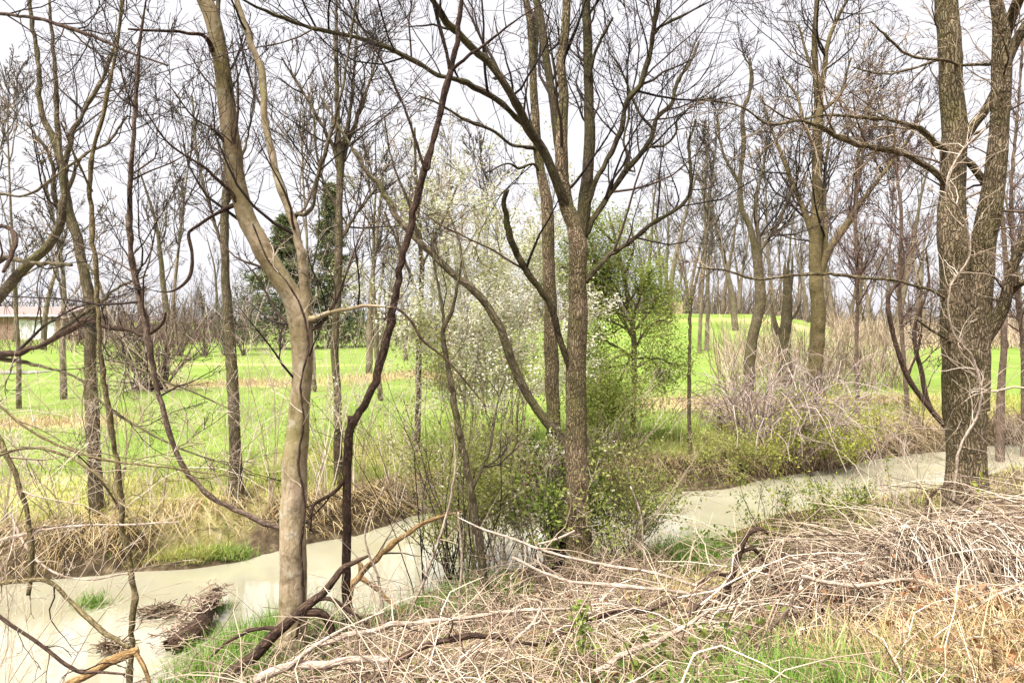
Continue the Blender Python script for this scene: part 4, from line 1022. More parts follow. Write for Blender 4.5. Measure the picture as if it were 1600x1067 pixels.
def brick_mat():
    m, t, b = nodes('brick_wall')
    tc = t.nodes.new('ShaderNodeTexCoord')
    mp = N(t, 'ShaderNodeMapping'); mp.inputs['Rotation'].default_value = (math.radians(90), 0, 0)
    t.links.new(tc.outputs['Object'], mp.inputs[0])
    br = N(t, 'ShaderNodeTexBrick', Scale=4.0)
    br.inputs['Color1'].default_value = (.20, .095, .065, 1); br.inputs['Color2'].default_value = (.28, .15, .10, 1); br.inputs['Mortar'].default_value = (.30, .26, .22, 1)
    t.links.new(mp.outputs[0], br.inputs['Vector'])
    t.links.new(br.outputs[0], b.inputs['Base Color'])
    b.inputs['Roughness'].default_value = .9
    return m
def house():
    Y0 = 80.0
    z = float(height(-57, 80)) - .02
    org = np.array((-60.0, Y0, z))
    root = thing('brick_house', org, 'low brick house with a white double garage door at the meadow edge', 'house')
    white = plain('white_paint', (.78, .78, .82), .5, 2, .04)
    roofm = plain('roof_shingle', (.20, .145, .13), .9, 3, .2)
    brick = brick_mat()
    # wall with the garage opening
    x0, x1, g0, g1, wt, gt = -76.0, -52.9, -58.35, -53.5, 2.75, 2.35
    boxes('wall', [(x0, g0, Y0, Y0 + .3, z - .3, z + wt), (g1, x1, Y0, Y0 + .3, z - .3, z + wt), (g0, g1, Y0 + .002, Y0 + .3, z + gt, z + wt), (x0, x0 + .3, Y0 + .3, Y0 + 9, z - .3, z + wt), (x1 - .3, x1, Y0 + .3, Y0 + 9, z - .3, z + wt), (x0 + .3, x1 - .3, Y0 + 8.7, Y0 + 9, z - .3, z + wt)], brick, org, root)
    door = boxes('garage_door', [(g0, g1, Y0 + .14, Y0 + .18, z - .1, z + gt)], white, org, root)
    for r_ in range(4):
        for c_ in range(6):
            a = g0 + .12 + c_ * (g1 - g0 - .12) / 6
            boxes('panel', [(a, a + (g1 - g0 - .12) / 6 - .14, Y0 + .11, Y0 + .138, z + .1 + r_ * .56, z + .54 + r_ * .56)], white, org, door)
    boxes('fascia', [(x0 - .5, x1 + .5, Y0 - .52, Y0 - .46, z + wt - .02, z + wt + .2)], white, org, root)
    V = np.array([(x0 - .5, Y0 - .5, z + wt + .1), (x1 + .5, Y0 - .5, z + wt + .1), (x1 + .5, Y0 + 9.5, z + wt + .1), (x0 - .5, Y0 + 9.5, z + wt + .1), (x0 - .5, Y0 + 4.5, z + wt + 1.25), (x1 + .5, Y0 + 4.5, z + wt + 1.25)]) - org
    me = make_mesh('roof', V, [np.array([(0, 1, 5, 4), (2, 3, 4, 5), (0, 3, 2, 1)]), np.array([(1, 2, 5), (0, 4, 3)])], roofm, smooth=False)
    link('roof', me, root)
    for wx_ in (-61.2, -64.5, -68):
        w_ = boxes('window', [(wx_ - .7, wx_ + .7, Y0 - .03, Y0 - .003, z + 1.0, z + 2.2)], white, org, root)
        gm = plain('window_glass', (.05, .06, .08), .08, 2, .1)
        boxes('pane', [(wx_ - .62, wx_ - .04, Y0 - .045, Y0 - .032, z + 1.08, z + 2.12), (wx_ + .04, wx_ + .62, Y0 - .045, Y0 - .032, z + 1.08, z + 2.12)], gm, org, w_)
house()
def fence_panel():
    Y = 61.0
    a, b_ = at(1049, 490, Y), at(1066, 490, Y)
    z = float(height(a[0], Y))
    org = np.array((a[0], Y, z))
    root = thing('board_fence', org, 'short tan board fence panel on the crest of the pasture', 'fence')
    wood = plain('weathered_board', (.36, .27, .17), .85, 4, .25)
    n = 7; w = (b_[0] - a[0]) / n
    for k in range(n):
        boxes('board', [(a[0] + k * w, a[0] + k * w + w - .02, Y, Y + .03, z - .05, z + 1.05 + .03 * (k % 3))], wood, org, root)
    for x in (a[0] - .06, b_[0] + .03):
        boxes('post', [(x - .05, x + .05, Y + .035, Y + .135, z - .2, z + 1.25)], wood, org, root)
    boxes('rail', [(a[0], b_[0], Y + .035, Y + .08, z + .25, z + .33), (a[0], b_[0], Y + .035, Y + .08, z + .8, z + .88)], wood, org, root)
fence_panel()
def bench():
    Y = 60.5
    a, b_ = at(1070, 490, Y), at(1098, 490, Y)
    z = float(height((a[0] + b_[0]) / 2, Y))
    org = np.array(((a[0] + b_[0]) / 2, Y, z))
    root = thing('low_bench', org, 'long low dark bench on the crest of the pasture', 'bench')
    dk = plain('dark_board', (.05, .045, .04), .7, 4, .2)
    boxes('seat', [(a[0], b_[0], Y - .2, Y + .2, z + .40, z + .47)], dk, org, root)
    for x in (a[0] + .15, b_[0] - .25):
        boxes('leg', [(x, x + .1, Y - .15, Y + .15, z - .1, z + .398)], dk, org, root)
bench()

# ------------------------------------------------------------------ grass and thatch
def blades(x, y, L, w, mat, name, label, cat, lean=None, stiff=.6, n=4, droop=1.0, z_off=0.0, kind='stuff', parent=None, org=(0, 0, 0), tint=None, leanamt=None):
    m = len(x)
    az = rng.uniform(0, 2 * math.pi, m) if lean is None else lean
    d = np.c_[np.cos(az), np.sin(az), np.zeros(m)]
    s = np.linspace(0, 1, n)[None]
    ln = (rng.uniform(.15, .9, m) if leanamt is None else leanamt)[:, None]
    out = L[:, None] * (ln * s * stiff + .65 * droop * ln * s ** 2)
    zz = L[:, None] * (s * (1 - .35 * ln) - .75 * droop * ln * s ** 2)
    base = np.c_[x, y, height(x, y) - .01 + z_off]
    P = base[:, None] + d[:, None] * out[..., None]
    P[..., 2] += zz
    side = np.c_[-np.sin(az + rng.normal(0, .6, m)), np.cos(az), np.zeros(m)]
    wd = (w * rng.uniform(.6, 1.3, m))[:, None] * (1 - .85 * s ** 1.5) * .5
    V = np.stack([P - side[:, None] * wd[..., None], P + side[:, None] * wd[..., None]], 2).reshape(-1, 3)
    b = (np.arange(m)[:, None] * n + np.arange(n - 1)[None]) * 2
    q = np.stack([b, b + 1, b + 3, b + 2], -1).reshape(-1, 4)
    ti = rng.random(m) if tint is None else tint
    me = make_mesh(name, V - np.asarray(org), [q], M[mat], {'tint': ('FLOAT', np.repeat(ti, n * 2))})
    o = link(name, me, parent)
    if parent is None:
        tag(o, label, cat, kind=kind)
    return o

def scatter(n, x0, x1, y0, y1, test):
    xs, ys = np.zeros(0), np.zeros(0)
    for _ in range(40):
        x = rng.uniform(x0, x1, n * 2); y = rng.uniform(y0, y1, n * 2)
        k = test(x, y)
        xs = np.r_[xs, x[k]]; ys = np.r_[ys, y[k]]
        if len(xs) >= n:
            break
    return xs[:n], ys[:n]

inview = lambda x, y: np.abs(x) < .80 * y + .4
def t_edge(x, y):
    dn, df = sides(x, y)
    sp = np.exp(-((x + 3.95) / 0.62) ** 4)
    return (df > .12 + .5 * sp) & (df < .75 + .5 * sp) & inview(x, y)
x, y = scatter(11500, -8, 14, 7, 19, t_edge)
# hang towards the water: down the gradient of the far distance
e = .05
gxd = sides(x + e, y)[1] - sides(x - e, y)[1]; gyd = sides(x, y + e)[1] - sides(x, y - e)[1]
hang = np.arctan2(-gyd, -gxd) + rng.normal(0, .75, len(x))
blades(x, y, rng.uniform(.16, .46, len(x)) * (.8 + .5 * wob(x, y, 2.5, 31)), np.full(len(x), .010), 'straw', 'bank_grass', 'dry straw-coloured grass hanging over the cut far bank', 'grass', lean=hang, droop=1.5, n=4, leanamt=rng.uniform(.5, 1.15, len(x)))

def t_rank(x, y):
    dn, df = sides(x, y)
    dens = np.clip(1.15 - (df - .6) / (3.0 + 1.4 * wob(x, y, 1.3, 5)), 0.0, 1) * (.45 + .55 * sstep(-.35, .3, wob(x, y, 3.2, 8)))
    return (df > .5) & inview(x, y) & (rng.random(len(x)) < dens)
x, y = scatter(32000, -10, 15, 8, 23, t_rank)
tn = np.clip(.60 + .2 * sstep(-1, 3, x) * sstep(8, 4, x) + .5 * wob(x, y, 1.6, 9) + rng.normal(0, .2, len(x)) + .12 * (sides(x, y)[1] - 1.2), 0, 1)
blades(x, y, rng.uniform(.12, .40, len(x)), np.full(len(x), .010), 'rank', 'rank_grass', 'rank grass mixed green and straw along the top of the far bank', 'grass', droop=1.0, tint=tn, n=3)
def t_lawn(x, y):
    dn, df = sides(x, y)
    return (df > 1.6) & inview(x, y) & (rng.random(len(x)) > straw_mask(x, y, df) * .9)
x, y = scatter(14000, -14, 17, 9, 18, t_lawn)
blades(x, y, rng.uniform(.05, .13, len(x)), np.full(len(x), .012), 'lawn_blade', 'meadow_grass', 'short bright green meadow grass beyond the creek', 'grass', n=3, droop=.5)
def t_tuft(x, y):
    dn, df = sides(x, y)
    return (df > 1.8) & inview(x, y) & (wob(x, y, 4.3, 61) + .35 * wob(x, y, 1.1, 62) > .42)
x, y = scatter(7000, -15, 18, 10, 26, t_tuft)
blades(x, y, rng.uniform(.08, .22, len(x)), np.full(len(x), .013), 'rank', 'meadow_tufts', 'coarser tufts dotted over the meadow', 'grass', n=3, droop=.6, tint=rng.uniform(.45, 1, len(x)))
# dry strips standing in the meadow
def t_strip(x, y):
    dn, df = sides(x, y)
    return (df > 2.5) & inview(x, y) & (rng.random(len(x)) < straw_mask(x, y, df) ** 2)
x, y = scatter(12500, -16, 18, 12, 32, t_strip)
blades(x, y, rng.uniform(.15, .45, len(x)), np.full(len(x), .016), 'straw', 'dry_grass', 'dead pale grass standing in strips across the meadow', 'grass', droop=.9, n=3)
# green grass by the spit and at the near water edge
def patch(cx, cy, sx, sy, n, L, mat, name, label, w=.008, droop=.8, lo=-9):
    x = rng.normal(cx, sx, n); y = rng.normal(cy, sy, n)
    dn, df = sides(x, y)
    k = (np.maximum(dn, df) > lo)
    x, y = x[k], y[k]
    return blades(x, y, rng.uniform(L * .5, L * 1.2, len(x)), np.full(len(x), w), mat, name, label, 'grass', droop=droop, n=5)
patch(-3.9, 8.42, .40, .13, 2600, .17, 'rank', 'spit_grass', 'low olive grass covering the little spit at the far waterline', lo=.05)
patch(-3.45, 8.5, .28, .12, 900, .2, 'green_grass', 'spit_grass', 'fresh green grass at the tip of the spit', lo=.03)
patch(-2.25, 5.9, .38, .35, 2600, .36, 'green_grass', 'waterside_grass', 'lush green grass at the near water edge beside the pale tree', lo=.0)
patch(-1.9, 4.9, .35, .3, 900, .28, 'green_grass', 'waterside_grass', 'green grass in front of the foot of the pale tree', lo=.0)
patch(2.2, 8.2, .34, .25, 2200, .36, 'green_grass', 'waterside_grass', 'bright green grass tuft at the near edge of the shining water', lo=.0)
patch(-.55, 6.6, .35, .3, 1100, .30, 'green_grass', 'waterside_grass', 'green grass under the brush left of the furrowed tree')
patch(1.40, 3.2, .24, .24, 2200, .46, 'green_grass', 'front_grass', 'long green grass at the bottom edge of the foreground', droop=1.1)
patch(.85, 3.4, .3, .2, 500, .25, 'green_grass', 'front_grass', 'patch of green grass and weeds amid the foreground thatch', droop=1.1)
patch(2.3, 3.3, .50, .32, 5200, .50, 'straw', 'front_straw', 'golden dry grass flopping over at the bottom right corner', w=.008, droop=1.5)

patch(2.6, 6.6, .9, .6, 1500, .22, 'rank', 'bank_tufts', 'yellow-green grass coming up through the brush before the water', lo=.2)
patch(.3, 4.6, .8, .5, 1500, .24, 'rank', 'bank_tufts', 'sparse green shoots among the central brush', lo=.2)
def t_slope(x, y):
    dn, df = sides(x, y)
    return (dn > .12) & inview(x, y) & (x > 1.0) & (y > 5.2)
x, y = scatter(9000, 1.0, 12, 5.2, 14, t_slope)
blades(x, y, rng.uniform(.10, .34, len(x)), np.full(len(x), .009), 'rank', 'bank_tufts', 'mixed straw and green grass on the near bank along the shining water', 'grass', droop=1.1, n=3, tint=np.clip(.35 + .5 * wob(x, y, 2.1, 81) + rng.normal(0, .2, len(x)), 0, 1))
# dead stems lying over the near bank
def thatch(n, test, box, Lr, rr, layer, mat, name, label, elev=(-.1, .55), bend=.5, npt=6, az=None, tint=None, sides_=3):
    x, y = scatter(n, *box, test)
    n = len(x)
    a = rng.uniform(0, 2 * math.pi, n) if az is None else rng.normal(az[0], az[1], n) + math.pi * rng.integers(0, 2, n)
    L = rng.uniform(*Lr, n); el = rng.uniform(*elev, n); bd = bend * rng.uniform(.3, 1.2, n)
    s = np.linspace(0, 1, npt)[None]
    lat = rng.normal(0, .22, n)[:, None] * L[:, None] * s ** 2
    kink = np.cumsum(rng.normal(0, .035, (n, npt)), 1) * L[:, None]
    fx = np.cos(a)[:, None]; fy = np.sin(a)[:, None]
    f = L[:, None] * s * np.cos(el)[:, None]
    X = x[:, None] + fx * f - fy * (lat + kink)
    Yv = y[:, None] + fy * f + fx * (lat + kink)
    z0 = height(x, y) + rng.random(n) ** 1.4 * layer(x, y)
    Z = z0[:, None] + L[:, None] * (np.sin(el)[:, None] * s - bd[:, None] * s ** 2) + kink * .6
    Z = np.maximum(Z, height(X, Yv) - .015)
    R = (rng.uniform(*rr, n))[:, None] * (1 - .55 * s)
    o = link(name, Tubes().add(np.stack([X, Yv, Z], -1), R, sides_).mesh(name, M[mat]))
    return tag(o, label, 'brush', kind='stuff')

def t_brush(x, y):
    dn, df = sides(x, y)
    lim = .80 + .30 * wob(x, y, 2.2, 14) + .45 * sstep(-.8, -2.2, x) + 1.15 * sstep(.9, 2.0, x)
    hole = np.exp(-((x - 2.1) / .22) ** 2 - ((y - 4.1) / .25) ** 2) + np.exp(-((x - 2.95) / .25) ** 2 - ((y - 4.25) / .2) ** 2)
    grassy = np.exp(-((x - 1.38) / .33) ** 2 - ((y - 3.2) / .33) ** 2)
    back = 5.7 + .5 * wob(x, y, 1.9, 77) + 9 * (1 - sstep(.9, 1.5, x)) + .9 * sstep(3.6, 4.6, x)
    return (dn > lim) & (y < back) & inview(x, y) & (y > 2.3) & (hole < .5) & (rng.random(len(x)) > grassy * 1.1)

def bundles(n, nc, box, Lr, rr, layer, mat, name, label, elev=(.0, .7), bend=.6, npt=6, spread=.16, azs=.5):
    """dead stems in loose bundles that share a lie, with gaps between them"""
    cx, cy = scatter(nc, *box, t_brush)
    nc = len(cx)
    # nearer bundles fill more of the picture, so spread the stems evenly over the view
    wgt = 1.0 / np.maximum(cy, 2.5) ** .3
    i = rng.choice(nc, n, p=wgt / wgt.sum())
    caz, cz, cel = rng.uniform(0, 2 * math.pi, nc), rng.random(nc) ** 1.5, rng.uniform(*elev, nc)
    x = cx[i] + rng.normal(0, spread, n); y = cy[i] + rng.normal(0, spread, n)
    a = caz[i] + rng.normal(0, azs, n)
    L = rng.uniform(*Lr, n) * rng.choice([.6, 1, 1.3], n); el = cel[i] + rng.normal(0, .25, n); bd = bend * rng.uniform(.3, 1.3, n)
    s = np.linspace(0, 1, npt)[None]
    lat = rng.normal(0, .25, n)[:, None] * L[:, None] * s ** 2
    kink = np.cumsum(rng.normal(0, .03, (n, npt)), 1) * L[:, None]
    f = L[:, None] * s * np.cos(el)[:, None]
    X = x[:, None] + np.cos(a)[:, None] * f - np.sin(a)[:, None] * (lat + kink)
    Yv = y[:, None] + np.sin(a)[:, None] * f + np.cos(a)[:, None] * (lat + kink)
    z0 = height(x, y) + (cz[i] * .7 + .3 * rng.random(n)) * layer(x, y)
    Z = z0[:, None] + L[:, None] * (np.sin(el)[:, None] * s - bd[:, None] * s ** 2) + kink * .6
    Z = np.maximum(Z, height(X, Yv) + rng.uniform(-.01, .05, n)[:, None])
    R = (rr[0] + (rr[1] - rr[0]) * rng.random(n) ** 2.2)[:, None] * (1 - .6 * s)
    tint = np.clip(rng.random(nc)[i] * .62 + rng.random(n) * .5 - .10, 0, 1)
    tb = Tubes(); tb.add(np.stack([X, Yv, Z], -1), R, 3)
    tb.b[-1] = (*tb.b[-1][:3], tint)
    pick = rng.random(n) < .35          # some keep side shoots
    Q, RQ = spawn(np.stack([X, Yv, Z], -1)[pick], R[pick], 2, .25, .95, .3, .7, 3, rf=.6, up=.05, jit=.1, rmin=.0014)
    tb.add(Q, RQ, 3)
    return tag(link(name, tb.mesh(name, M[mat])), label, 'brush', kind='stuff')
lay = lambda x, y: .12 + .30 * sstep(-.4, .5, wob(x, y, 2.4, 16)) + .10 * sstep(1.5, 3, x)
NB = (-3, 6.6, 2.3, 8.6)
bundles(4000, 280, NB, (.30, 1.0), (.0025, .0072), lay, 'thatch', 'dead_stems', 'grey-pink tangle of dead stems matted over the near bank')
bundles(1200, 130, NB, (.35, 1.0), (.002, .006), lay, 'cane', 'dead_stems', 'springy dead stems looping up out of the matted brush', elev=(.6, 1.25), bend=.75)
thatch(4200, t_brush, NB, (.10, .40), (.0015, .0035), lambda x, y: .08 + 0 * x, 'twig_tan', 'dead_stems', 'finer broken twig litter among the dead stems', npt=4)
x, y = scatter(3000, *NB, t_brush)
lp = np.c_[x, y, height(x, y) + rng.uniform(.0, .06, len(x))]
tag(link('leaf_litter', leaf_mesh('leaf_litter', lp, 'dead_leaf', .05, np.zeros(3), 1, .02, .3, .3, .7)), 'brown leaf litter lying under the near-bank brush', 'leaves', kind='stuff')
def t_mound(x, y):
    return (((x - 3.7) / 1.5) ** 2 + ((y - 4.8) / .85) ** 2 < 1) & inview(x, y)
thatch(2000, t_mound, (1.8, 5.5, 3.6, 6.3), (.5, 1.3), (.003, .0055), lambda x, y: .16 + 0 * x, 'thatch', 'dead_stems', 'pale reed stems draped in arcs over the brush mound', elev=(.05, .6), bend=.75, az=(-.5, .7), npt=6)
def fountain(label, px, py, Y, n, L, az0, azs):
    c = at(px, py, Y)
    p = c + rng.normal(0, 1, (n, 3)) * (.16, .08, .04)
    a = rng.normal(az0, azs, n); ll = L * rng.uniform(.5, 1.2, n)
    s = np.linspace(0, 1, 9)[None]
    f = ll[:, None] * (s * .75)
    X = p[:, :1] + np.cos(a)[:, None] * f; Yv = p[:, 1:2] + np.sin(a)[:, None] * f
    Z = p[:, 2:3] + ll[:, None] * (.25 * s - 1.0 * s ** 2)
    Z = np.maximum(Z, height(X, Yv) + .02)
    P = np.stack([X, Yv, Z], -1) + np.cumsum(rng.normal(0, .006, (n, 9, 3)), 1)
    tag(link('reed_stems', Tubes().add(P, rng.uniform(.002, .0045, n)[:, None] * (1 - .5 * s), 3).mesh('reed_stems', M['thatch'])), label, 'reeds', kind='stuff')
fountain('pale reed stems spilling down the front of the brush mound', 1465, 832, 4.75, 420, .75, -1.6, .55)
fountain('pale reed stems spilling off the right end of the brush mound', 1590, 850, 4.6, 260, .7, -1.8, .6)
fountain('dry stems drooping from the low left end of the brush mound', 1330, 890, 4.7, 260, .6, -1.9, .7)
def t_front(x, y):
    return (x > .9) & (y < 4.3) & (x > 1.0 + (4.3 - y) * .2) & inview(x, y)
thatch(2000, t_front, (.9, 4.0, 2.4, 4.3), (.25, .7), (.002, .004), lambda x, y: .10 + 0 * x, 'straw', 'dead_stems', 'warm golden straw lying at the right front corner', elev=(-.1, .3), bend=.4, az=(.2, .6))
x, y = scatter(1300, 1.9, 4.2, 2.4, 5.0, lambda x, y: inview(x, y) & (x > 1.3))
lp = np.c_[x, y, height(x, y) + rng.uniform(.03, .26, len(x))]
tag(link('leaf_litter', leaf_mesh('leaf_litter', lp, 'dead_leaf', .055, np.zeros(3), 1, .02, .8, .9, .6)), 'rusty fallen leaves scattered in the straw at the right front', 'leaves', kind='stuff')
def weeds(n, cx, cy, s, label):
    x = rng.normal(cx, s, n); y = rng.normal(cy, s * .7, n)
    p = np.c_[x, y, height(x, y) + rng.uniform(.08, .26, n)]
    tag(link('weeds', leaf_mesh('weeds', p, 'leaf_spring', .06, np.zeros(3), 1, .02, .35, .2, .75)), label, 'weeds', kind='stuff')
weeds(160, 1.0, 4.0, .22, 'low broad-leaved green weeds in the foreground brush')
weeds(120, 2.55, 8.6, .25, 'small round-leaved weeds by the shining water')

# ------------------------------------------------------------------ fallen branches, driftwood
def branch(name, label, Y, pts, mat, dy=0, twig=None, side=None, cat='branch', dens=0, len1=.4, sides=8, seed=1, group=None):
    L = line3(pts, Y, dy)
    org = L[0, :3].copy()
    root = thing(name, org, label, cat, group)
    _, P, R = stem_part('stem', L, mat, root, org, sides, .06, seed)
    for k, (p2, d2) in enumerate(side or []):
        stem_part('side_branch', line3(p2, Y + dy * .5, d2), mat, root, org, max(6, sides - 2), .05, seed + k)
    if dens:
        tb = Tubes()
        twigs(tb, P, R, Y, dens=dens, len1=len1, lv=2, up=.0, rm=.002, k2=3)
        link('sprays', tb.mesh('sprays', M[twig or 'twig_tan'], org), root)
    return root
branch('fallen_branch', 'dark crooked branch arching up from the green grass past the pale trunk', 4.9, [(330, 1085, 20), (365, 1050, 19), (400, 1022, 17), (422, 997, 16), (449, 974, 15), (475, 948, 14), (505, 926, 12), (527, 896, 10), (557, 877, 7), (575, 868, 4)], 'dark_bark', .3,
       side=[([(470, 955, 13), (500, 958, 14), (515, 978, 13), (520, 1000, 10)], .1), ([(475, 948, 8), (510, 935, 7), (540, 950, 6), (575, 975, 4)], .1), ([(440, 982, 8), (400, 982, 6), (360, 1000, 5), (330, 1025, 3)], -.1)], seed=91)
branch('fallen_branch', 'pale leaning pole propped over the water behind the dark sapling', 6.3, [(546, 955, 9), (552, 911, 9), (565, 896, 9), (610, 854, 8), (659, 819, 7), (692, 806, 5), (722, 798, 2)], 'orange_wood', .5,
       side=[([(560, 900, 9), (590, 920, 8), (612, 942, 6), (640, 965, 5)], -.1), ([(563, 898, 7), (561, 880, 6), (556, 873, 5)], 0)], dens=2.5, len1=.5, seed=93)
branch('fallen_branch', 'long bleached branch lying across the brush below the furrowed trunk', 5.2, [(715, 808, 2), (745, 822, 3), (800, 842, 4), (850, 860, 4), (930, 880, 5), (1010, 893, 5), (1090, 915, 4), (1180, 945, 3)], 'bleached_wood', -.4, dens=1.5, len1=.4, seed=95)
branch('fallen_branch', 'second bleached branch crossing lower through the central brush', 4.8, [(800, 870, 4), (880, 905, 5), (960, 915, 6), (1060, 925, 5), (1150, 955, 4), (1200, 985, 3)], 'bleached_wood', -.3, dens=1.5, len1=.35, seed=96)
branch('fallen_branch', 'thick pale limb lying at the bottom of the brush left of centre', 4.0, [(400, 1062, 14), (450, 1040, 13), (520, 1035, 12), (570, 1030, 11), (607, 1031, 10)], 'bleached_wood', -.1, side=[([(450, 1042, 7), (490, 1010, 6), (530, 985, 4), (600, 955, 3)], .1)], seed=97)
branch('fallen_branch', 'forked bleached branch rising from the front brush at centre', 4.0, [(780, 1040, 7), (800, 1005, 6), (830, 975, 6), (845, 950, 4)], 'bleached_wood', .1, side=[([(815, 990, 4), (806, 968, 4), (808, 945, 3)], 0), ([(830, 976, 4), (842, 972, 3), (846, 940, 2)], 0)], seed=98)
branch('fallen_branch', 'dark bent branch hooking up out of the brush before the water', 4.9, [(1135, 920, 10), (1150, 880, 10), (1160, 850, 9), (1172, 832, 8), (1188, 826, 7), (1200, 834, 4)], 'dark_bark', 0, side=[([(1156, 862, 7), (1175, 858, 6), (1195, 880, 5), (1215, 925, 3)], .1), ([(1142, 900, 7), (1118, 895, 6), (1090, 915, 4)], -.1)], seed=99)
branch('fallen_branch', 'dark rotten limb half buried in the tangled stems right of centre', 4.9, [(1060, 985, 12), (1110, 945, 13), (1160, 915, 12), (1200, 890, 10), (1225, 870, 7)], 'dark_bark', .3, seed=100)
for lab, Y_, p_, m_, d_ in (
        ('dark crooked stick lying under the furrowed trunk in the brush', 4.3, [(850, 1005, 11), (900, 975, 10), (960, 955, 9), (1010, 952, 7), (1065, 930, 4)], 'dark_bark', 1),
        ('dark bent limb in the brush at the bottom left of centre', 4.0, [(590, 1060, 12), (640, 1020, 11), (700, 1000, 10), (760, 992, 8), (840, 1008, 4)], 'dark_bark', 1),
        ('dark log in the hollow under the brush mound', 4.45, [(1225, 965, 14), (1290, 938, 13), (1370, 930, 12), (1450, 948, 8)], 'dark_bark', 0),
        ('straight tan stick slanting up over the straw at the right edge', 3.7, [(1370, 1020, 6), (1450, 980, 6), (1530, 942, 5), (1610, 905, 4)], 'bleached_wood', 0),
        ('long pale branch stretched through the brush left of the furrowed trunk', 4.6, [(490, 1008, 8), (600, 978, 8), (700, 968, 7), (800, 955, 6), (910, 950, 3)], 'bleached_wood', 1.5),
        ('short pale broken branch at the front of the central brush', 3.8, [(930, 1050, 9), (990, 1015, 8), (1050, 990, 7), (1105, 955, 4)], 'bleached_wood', 1.5),
        ('brown forked stick poking up in the brush below the shining water', 4.6, [(1075, 960, 9), (1110, 925, 8), (1150, 905, 6), (1190, 870, 3)], 'red_bark', 1.5),
        ('reddish broken stem leaning in the foreground straw', 3.9, [(1180, 1030, 7), (1200, 985, 6), (1232, 950, 5), (1250, 905, 3)], 'red_bark', 1.5),
        ('weathered grey stick across the foot of the brush mound', 4.2, [(1250, 900, 7), (1330, 915, 7), (1420, 905, 6), (1500, 925, 4)], 'bleached_wood', 1)):
    branch('fallen_branch', lab, Y_, p_, m_, .15, dens=d_, len1=.35, seed=int(p_[0][0]), sides=9)
branch('fallen_branch', 'split orange-brown branch end poking over the water at bottom left', 4.0, [(60, 1110, 14), (112, 1067, 13), (157, 1042, 13), (195, 1024, 14), (217, 1014, 11)], 'orange_wood', .1, side=[([(212, 1020, 8), (225, 1040, 7), (235, 1075, 6), (240, 1110, 5)], 0)], seed=101)
branch('bare_branch', 'thin tan branch angling down over the bottom-left water', 4.4, [(-30, 915, 8), (30, 908, 7), (75, 907, 7), (112, 941, 7), (161, 986, 7), (202, 1012, 5)], 'olive_bark', -.3, dens=2.2, len1=.45, seed=102, twig='twig_tan')
branch('bare_branch', 'upright thin branch at the left edge before the cut bank', 4.6, [(-15, 660, 6), (0, 690, 7), (34, 772, 7), (46, 836, 7), (47, 907, 7), (44, 930, 6)], 'olive_bark', -.1, dens=3, len1=.55, seed=103)
branch('bare_branch', 'thorny low branch trailing along the bottom-left corner', 3.9, [(-30, 940, 5), (0, 963, 5), (37, 989, 5), (75, 1016, 5), (116, 1046, 5), (160, 1050, 4), (195, 1053, 3)], 'dark_bark', -.2, dens=3.5, len1=.35, seed=104, twig='twig_dark')
branch('bare_branch', 'nearly level pale shoot crossing before the far cut bank at left', 5.0, [(-30, 850, 5), (0, 843, 5), (90, 824, 4), (210, 819, 3), (280, 815, 2)], 'bleached_wood', -.4, dens=2, len1=.5, seed=105)
branch('bare_branch', 'bleached shoot dropping from the left into the creek edge', 5.2, [(15, 800, 4), (37, 847, 4), (75, 888, 4), (130, 905, 3), (200, 895, 3)], 'bleached_wood', -.2, dens=1.5, len1=.4, seed=106)
branch('bare_branch', 'long thin pale twig sweeping across the meadow at left', 4.6, [(-30, 610, 4), (60, 680, 4), (150, 715, 4), (260, 730, 3), (370, 745, 2)], 'olive_bark', -.4, dens=2.5, len1=.6, seed=107)
branch('bare_branch', 'slender twig arching over the left foreground below the slanting grey trunk', 4.4, [(-30, 720, 4), (50, 700, 4), (120, 720, 4), (180, 770, 3), (220, 830, 2)], 'olive_bark', -.4, dens=3, len1=.5, seed=108)
branch('vine', 'tangled pale vine stems climbing the twin-trunk tree', 7.1, [(1490, 780, 4), (1500, 700, 4), (1530, 640, 4), (1520, 560, 4), (1490, 520, 3), (1485, 450, 3), (1515, 400, 3), (1500, 330, 3), (1480, 300, 3), (1500, 240, 3), (1540, 200, 2)], 'bleached_wood', -.3, cat='vine', dens=7, len1=.6, seed=109, twig='twig_pale')
branch('vine', 'dark vine stem hugging the pale leaning trunk', 5.24, [(462, 1000, 4), (474, 930, 4), (470, 860, 4), (476, 790, 4), (466, 720, 4), (474, 660, 3), (470, 600, 3), (482, 540, 3), (470, 480, 3), (448, 440, 3), (425, 415, 3), (395, 350, 3)], 'dark_bark', -.05, cat='vine', dens=2, len1=.4, seed=111, twig='twig_pale')
branch('dead_cane', 'thin dark cane arching beside the foot of the twin-trunk tree', 6.6, [(1446, 810, 4), (1448, 785, 4), (1460, 768, 4), (1485, 755, 3)], 'dark_bark', 0, seed=110)
for k, (lab, p) in enumerate((('pale broken stalk standing in the brush below the furrowed trunk', [(720, 1010, 5), (718, 940, 5), (722, 880, 4), (716, 800, 3)]), ('bent pale stalk rising above the shaded brush left of the furrowed trunk', [(640, 960, 4), (665, 900, 4), (690, 830, 4), (712, 720, 3), (706, 660, 2)]),
                              ('bleached stalk leaning left above the brush near the propped pole', [(600, 980, 4), (590, 900, 4), (570, 840, 3), (600, 760, 2)]), ('straight white stalk before the shining water', [(1010, 905, 4), (1006, 850, 4), (1000, 800, 3), (985, 760, 2)]),
                              ('thin pale stalk crossing the base of the furrowed trunk', [(840, 850, 3), (870, 842, 4), (898, 829, 4)]))):
    branch('dead_stalk', lab, 5.6, p, 'bleached_wood', -.1, cat='stalk', dens=2, len1=.3, seed=120 + k)

